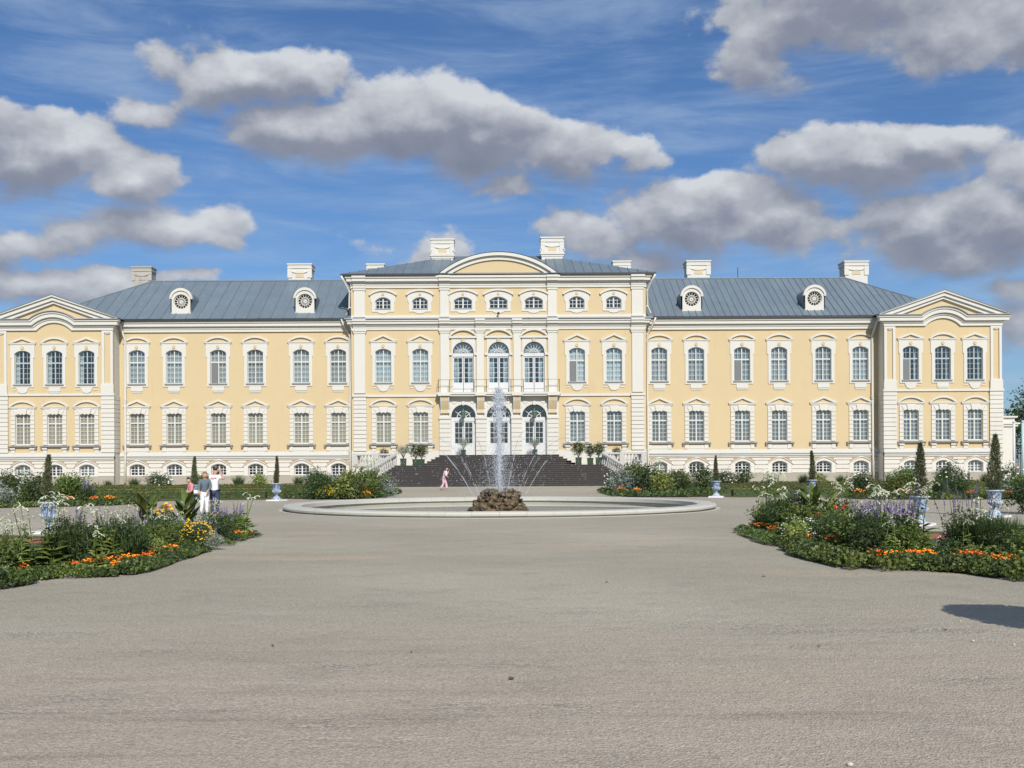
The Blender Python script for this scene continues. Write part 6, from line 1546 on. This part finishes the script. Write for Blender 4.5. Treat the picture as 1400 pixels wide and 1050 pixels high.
for x, l in ((525, 'left'), (843, 'right')):
    plant('oleander_dark', 'reddish green potted plant behind the %s terrace balustrade' % l, 'potted plant', ((x - 682.5)*91.2/F, 91.2), .8, z=ZL + .45, name='potted_plant')
    tub_ = thing('plant_tub', 'green tub behind the %s terrace balustrade' % l, 'tub', ((x - 682.5)*91.2/F, 91.2, ZL)); MB().box(-.22, .22, -.22, .22, 0, .46).build('box', 'tub_green', tub_); MB().box(-.24, .24, -.24, -.2, .38, .48).build('rim_board', 'tub_green', tub_)
# clipped ball tree out of view at the right whose shadow falls on the gravel
tt = thing('ball_tree', 'clipped round tree in a tub at the right of the forecourt', 'tree', (6.4, 9.85, 0))
mb = MB(); leafy(mb, 5200, ell(.72, .72, .62, 1.75, rg, .5, .15, 2), .10, .06, .2, rg); mb.build('crown', 'box_green', tt); cb = MB(); ball(cb, (0, 0, 1.75), .64, .88); cb.build('solid_core', 'leaf_dark', tt); MB().tube([(0, 0, .4), (0, 0, 1.5)], .035, 8).build('trunk', 'bark', tt); MB().box(-.25, .25, -.25, .25, 0, .45).build('tub', 'tub_green', tt)  # core ball added inside the crown to give its shadow a solid oval
# ================================================================== PEOPLE
def skin(name, verts, edges, radii, mat, parent, sub=2):
    me = bpy.data.meshes.new(name); me.from_pydata([tuple(v) for v in verts], edges, []); me.materials.append(MATS[mat])
    o = link(name, me, parent); md = o.modifiers.new('Skin', 'SKIN'); md.use_smooth_shade = True
    sv = me.skin_vertices[0].data
    for i, r in enumerate(radii): sv[i].radius = (r, r) if not isinstance(r, tuple) else r
    sv[0].use_root = True
    s_ = o.modifiers.new('Sub', 'SUBSURF'); s_.levels = sub; s_.render_levels = sub
    return o
def person(label, xy, rz, H, pose, shirt, trousers, shoes='shoe_grey', skinm='skin', hair='hair_dark', hair_long=False, lean=0.0, sleeves=.5, flare=0, z=0):
    """forward is local +y; pose gives elbow and hand positions as fractions of H per side, and feet"""
    t_ = thing('person', label, 'person', (xy[0], xy[1], z), rz)
    def P_(x, y, zz): # lean the trunk forward about the pelvis
        if zz > .52: a = lean; dz = zz - .52; return Vector((x, y + math.sin(a)*dz, .52 + math.cos(a)*dz)) * H
        return Vector((x, y, zz)) * H
    V, E, Rr = [], [], []
    def chain(start, pts):
        prev = start
        for p, r in pts:
            V.append(p); Rr.append(r*H); i = len(V) - 1
            if prev is not None: E.append((prev, i))
            prev = i
        return prev
    pel = chain(None, [(P_(0, 0, .52), .052)])
    ch = chain(pel, [(P_(0, 0, .60), .052), (P_(0, 0, .70), .062), (P_(0, 0, .775), .060)]); top = ch
    nk = chain(top, [(P_(0, .005, .825), .036), (P_(0, .012, .852), .030)])
    hd = pose.get('head', (0, 0)); hx, hy = hd
    def Hd(x, y, zz): q = P_(0, .012, .86); return q + Vector((x + hx*(zz - .86), y + hy*(zz - .86), zz - .86)) * H
    h1 = chain(nk, [(Hd(0, .010, .882), .047), (Hd(0, .006, .925), .058), (Hd(0, .002, .965), .046)])
    chain(len(V) - 2, [(Hd(0, .066, .915), .010)])            # nose
    chain(len(V) - 4 if False else nk + 2, [(Hd(.058, 0, .918), .009)]); chain(nk + 2, [(Hd(-.058, 0, .918), .009)])
    ARM, LEG = [], []
    for s, side in ((-1, 'L'), (1, 'R')):
        el, ha = pose[side]; sh = P_(s*.095, 0, .795); e = P_(*el); w = P_(*ha); 
        sh_i = chain(top, [(sh, .036)]); e_i = chain(sh_i, [(sh.lerp(e, .5), .030), (e, .026), (e.lerp(w, .5), .023), (w, .017)])
        d = (w - e).normalized(); u = d.cross(Vector((0, 1, 0))); u = u.normalized() if u.length > .1 else Vector((1, 0, 0)); v = d.cross(u)
        pm = chain(e_i, [(w + d*.030*H, .020)])
        for k in range(4):
            o_ = u * ((k - 1.5) * .0105 * H); L = (.042, .05, .047, .036)[k] * H
            chain(pm, [(w + d*.045*H + o_, .0052), (w + d*(.045*H + L*.55) + o_*1.15 + v*.008*H, .0046), (w + d*(.045*H + L*.9) + o_*1.2 + v*.02*H, .004)])
        chain(e_i, [(w + d*.015*H - u*.020*H, .007), (w + d*.035*H - u*.032*H, .006)])
        ARM.append((sh, e, w))
        kn, ft_ = pose[side + 'leg']; hp = Vector((s*.048, 0, .49)) * H; k_ = Vector(kn) * H; a_ = Vector(ft_) * H
        hp_i = chain(pel, [(hp, .048)]); an_i = chain(hp_i, [(hp.lerp(k_, .5), .052), (k_, .036), (k_.lerp(a_, .4), .034), (a_, .020)])
        chain(an_i, [(a_ + Vector((0, .05, -.022))*H, .018), (a_ + Vector((0, .085, -.027))*H, .012)])
        LEG.append((hp, k_, a_))
    skin('body', V, E, Rr, skinm, t_)
    # shirt
    v, e_, r = [P_(0, 0, .50), P_(0, 0, .60), P_(0, 0, .70), P_(0, 0, .785), P_(0, .003, .822)], [(0,1), (1,2), (2,3), (3,4)], [(.088*H, .07*H), (.078*H, .066*H), (.09*H, .078*H), (.078*H, .07*H), (.044*H, .044*H)]
    if pose.get('long_shirt'): v.insert(0, P_(0, 0, .47)); r.insert(0, (.094*H, .074*H)); e_ = [(i, i+1) for i in range(5)]
    top_i = len(v) - 2
    for sh, e, w in ARM:
        i = len(v); pts = [sh, sh.lerp(e, .55)] + ([e, e.lerp(w, .85)] if sleeves > .8 else [])
        rr = [.047, .041, .035, .028]
        for k, q in enumerate(pts): v.append(q); r.append(rr[k]*H); e_.append((top_i if k == 0 else i + k - 1, i + k))
    skin('shirt', v, e_, r, shirt, t_)
    v, e_, r = [Vector((0, 0, .535))*H], [], [.080*H]
    for hp, k_, a_ in LEG:
        i = len(v); pts = [hp, hp.lerp(k_, .5), k_, k_.lerp(a_, .5), k_.lerp(a_, .97)]; rr = [.071, .061, .046, .041 + flare*.5, .036 + flare]
        for k, q in enumerate(pts): v.append(q); r.append(rr[k]*H); e_.append((0 if k == 0 else i + k - 1, i + k))
    skin('trousers', v, e_, r, trousers, t_)
    for hp, k_, a_ in LEG: skin('shoe', [a_ + Vector((0, -.015, -.018))*H, a_ + Vector((0, .045, -.020))*H, a_ + Vector((0, .095, -.026))*H], [(0,1), (1,2)], [.026*H, .024*H, .017*H], shoes, t_, 1)
    hv = [Hd(0, -.026, .93), Hd(0, -.016, .968), Hd(0, .010, .988)]; hr = [.056*H, .052*H, .038*H]; he = [(0,1), (1,2)]
    if hair_long: hv += [Hd(0, -.035, .89), Hd(0, -.045, .84), Hd(0, -.045, .80)]; hr += [.055*H, .045*H, .03*H]; he += [(0,3), (3,4), (4,5)]; 
    if hair_long:
        for s in (-1, 1): hv += [Hd(s*.045, .005, .90), Hd(s*.05, .005, .85)]; hr += [.024*H, .018*H]; n = len(hv); he += [(0, n-2), (n-2, n-1)]
    skin('hair', hv, he, hr, hair, t_)
    for s in (-1, 1): mb = MB(); ball(mb, Hd(s*.021, .055, .928), .0075*H, 1); mb.build('eye', 'camera_black', t_)
    mb = MB(); ball(mb, Hd(0, .056, .890), .010*H, .4); mb.build('mouth', 'cloth_red', t_)
    return t_, P_, Hd
stand = dict(Lleg=((-.055, .01, .27), (-.06, -.01, .045)), Rleg=((.055, .01, .27), (.065, -.01, .045)))
gx, gy = G(293.5, 703.5)
man, P_, Hd = person('man in a white shirt and dark jeans holding up a camera, seen from behind', (gx, gy), -.1, 1.69, dict(L=((-.16, .12, .74), (-.055, .17, .885)), R=((.185, .06, .76), (.07, .16, .90)), long_shirt=True, head=(.1, .1), **stand), 'cloth_white', 'denim_dark')
H = 1.69
mb = MB(); 
for k in range(8):
    a0, a1 = PI*(1.28 + .44*k/8), PI*(1.28 + .44*(k+1)/8); f = lambda a, z: (math.cos(a)*.108*H, math.sin(a)*.088*H - .004*H, z*H)
    mb.add([f(a0, .772), f(a1, .772), f(a1, .788), f(a0, .788)], [(0,1,2,3)])
mb.build('back_stripe', 'cloth_red', man)
cmr = thing('camera', 'small dark camera held up by the man in the white shirt', 'camera', (gx + .03, gy + .29, 1.50)); MB().box(-.065, .065, -.02, .02, -.04, .04).build('case', 'camera_black', cmr); MB().lathe([(0, 0), (.028, 0), (.028, .04), (0, .04)], 12).build('lens', 'camera_black', cmr).rotation_euler = (R(-90), 0, 0)
gx, gy = G(279.5, 704.5)
person('fair haired woman in a grey denim shirt and white trousers facing the camera', (gx, gy), PI + .35, 1.56, dict(L=((-.135, .03, .64), (-.06, .14, .56)), R=((.135, .04, .64), (.14, .16, .55)), head=(0, .25), Lleg=((-.05, .03, .27), (-.045, .0, .045)), Rleg=((.06, .02, .27), (.075, .0, .045))), 'denim_grey', 'cloth_white', hair='hair_blond', hair_long=True, lean=.16, sleeves=1)
gx2, gy2 = G(263, 704)
person('girl in a pink top looking down at a folded map', (gx2, gy2), PI - .9, 1.36, dict(L=((-.13, .05, .64), (-.04, .17, .60)), R=((.13, .05, .64), (.05, .18, .60)), head=(0, .55), **stand), 'cloth_pink', 'denim_dark', hair='hair_dark', lean=.18)
mp = thing('map', 'folded pale map held between the girl and the fair haired woman', 'map', ((gx + gx2)/2 + .02, gy2 - .32, .84), .3); mp.rotation_euler = (.5, 0, .3)
MB().box(-.15, 0, -.1, .1, 0, .004).build('sheet', 'cloth_white', mp); MB().box(.002, .15, -.1, .1, .004, .008).build('fold', 'cloth_pale_pink', mp)
gx, gy = G(606.5, 670.3)
wb, P_, Hd = person('woman in pink clothes walking past the stairs with a hand at her head', (gx, gy), -PI/2 - .15, 1.62, dict(L=((-.10, .10, .70), (-.03, .13, .84)), R=((.12, .05, .66), (.08, .14, .60)), head=(0, .5), Lleg=((-.05, .10, .28), (-.05, .12, .05)), Rleg=((.05, -.0, .27), (.05, -.13, .06))), 'cloth_pale_pink', 'cloth_pale_pink', hair='hair_dark', lean=.28, sleeves=1, flare=.035)
bg_ = thing('shoulder_bag', 'white cloth carried at the shoulder of the woman in pink', 'bag', (gx + .20, gy - .14, 1.16)); mb = MB(); leaf = None
mb.lathe([(0, -.20), (.05, -.16), (.06, 0), (.05, .12), (.03, .17), (0, .18)], 12).build('cloth', 'cloth_white', bg_, True); MB().tube([(0, 0, .2), (-.1, 0, .3)], .012, 5).build('strap', 'camera_black', bg_)

# ================================================================== RIGHT EDGE: gate pier, poles, trees; trees beyond the palace
gp = thing('gate_pier', 'pale stone gate pier with a moulded cap beyond the right pavilion', 'gate pier', (46.9, 100, 0))
MB().box(-.9, .55, -.5, .5, 0, 5.0).box(-1.0, .65, -.6, .6, 0, .7).build('shaft', 'white_rustic', gp); MB().box(-1.05, .75, -.65, .65, 5.0, 5.2).box(-1.15, .9, -.75, .75, 5.2, 5.35).box(-.85, .5, -.5, .5, 5.35, 5.8).box(-1.1, .7, -.7, .7, 5.8, 5.95).build('cap', 'white_stucco', gp)
for i, (px_, d_, h, lab) in enumerate([(704, 88, 4.9, 'pale pole beside the gate pier'), (716, 84, 4.8, 'bluish pole at the right edge of the picture')]):
    pl_ = thing('pole', lab, 'pole', (px_*d_/F, d_, 0)); MB().tube([(0, 0, 0), (0, 0, h)], .10, 10).build('shaft', 'path_slab' if i == 0 else 'flag_pole', pl_, True); MB().lathe([(0, 0), (.14, .02), (.12, .12), (0, .16)], 10, (0, 0, h)).build('finial', 'path_slab', pl_, True)
gt = thing('iron_gate', 'dark iron gate standing between the pier and the pole', 'gate', (48.6, 99.6, 0)); mb = MB()
for k in range(12): mb.tube([(-1.3 + k*.22, 0, .1), (-1.3 + k*.22, 0, 3.4)], .035, 5)
mb.box(-1.4, 1.3, -.04, .04, .3, .4).box(-1.4, 1.3, -.04, .04, 3.0, 3.1); mb.build('bars', 'dark_iron', gt); MB().box(-1.45, -1.37, -.06, .06, 0, 3.5).box(1.3, 1.38, -.06, .06, 0, 3.5).build('frame', 'dark_iron', gt)
def tree(x, y, h, rw, lab, seed, mat='tree_green', n=9000):
    rnd = random.Random(seed); t_ = thing('broadleaf_tree', lab, 'tree', (x, y, 0)); tb = MB(); tb.tube([(0, 0, 0), (.1, 0, h*.3), (.0, .1, h*.8)], [h*.03, h*.022, h*.006], 8); tips = []
    for k in range(16):
        a = rnd.uniform(0, 6.28); z0 = h*rnd.uniform(.2, .7); L = rw*rnd.uniform(.6, 1.0)*(1.1 - z0/h*.6); e = (math.cos(a)*L, math.sin(a)*L, z0 + h*rnd.uniform(.08, .25)); tb.tube([(0, 0, z0), (e[0]*.5, e[1]*.5, z0 + (e[2] - z0)*.6), e], [h*.012, h*.007, .02], 5); tips.append(Vector(e)); tips.append(Vector((e[0]*.55, e[1]*.55, z0 + (e[2] - z0)*.8)))
    tips += [Vector((rnd.gauss(0, rw*.2), rnd.gauss(0, rw*.2), h*q)) for q in (.75, .82, .9, .96)]
    tb.build('trunk', 'bark', t_); mb = MB()
    def s_():
        c = rnd.choice(tips); r = rw*.26; return (c.x + rnd.gauss(0, r*.8), c.y + rnd.gauss(0, r*.8), max(.5, c.z + rnd.gauss(0, r*.6)))
    leafy(mb, n, s_, .42, .22, .2, rnd); mb.build('crown', mat, t_)
tree(57.6, 112, 10.8, 4.2, 'dark tree reaching in at the right edge beyond the gate', 1); tree(62, 104, 9, 5, 'broad tree just out of view at the right', 2); tree(55.5, 125, 6.5, 4.0, 'lower tree seen through the gate at the right', 3)
tree(68, 130, 13, 6, 'tall tree behind the right gate trees', 4); tree(-62, 125, 12, 6, 'tree beyond the left pavilion', 5); tree(-74, 110, 11, 6, 'broad tree far left of the palace', 6)

# ---- give each of the things that still share a label its own, by its place in its row
ORD = ['first', 'second', 'third', 'fourth', 'fifth', 'sixth', 'seventh', 'eighth', 'ninth', 'tenth', 'eleventh', 'twelfth', 'thirteenth', 'fourteenth', 'fifteenth', 'sixteenth', 'seventeenth', 'eighteenth', 'nineteenth', 'twentieth',
       'twenty first', 'twenty second', 'twenty third', 'twenty fourth', 'twenty fifth', 'twenty sixth', 'twenty seventh', 'twenty eighth', 'twenty ninth', 'thirtieth']
by = {}
for o in COL.objects:
    if o.parent is None and 'label' in o: by.setdefault(o['label'], []).append(o)
for lab, os_ in by.items():
    if len(os_) > 1:
        os_.sort(key=lambda o: o.location.x / o.location.y)
        for i, o in enumerate(os_): o['label'] = '%s from the left: %s' % (ORD[i], lab)
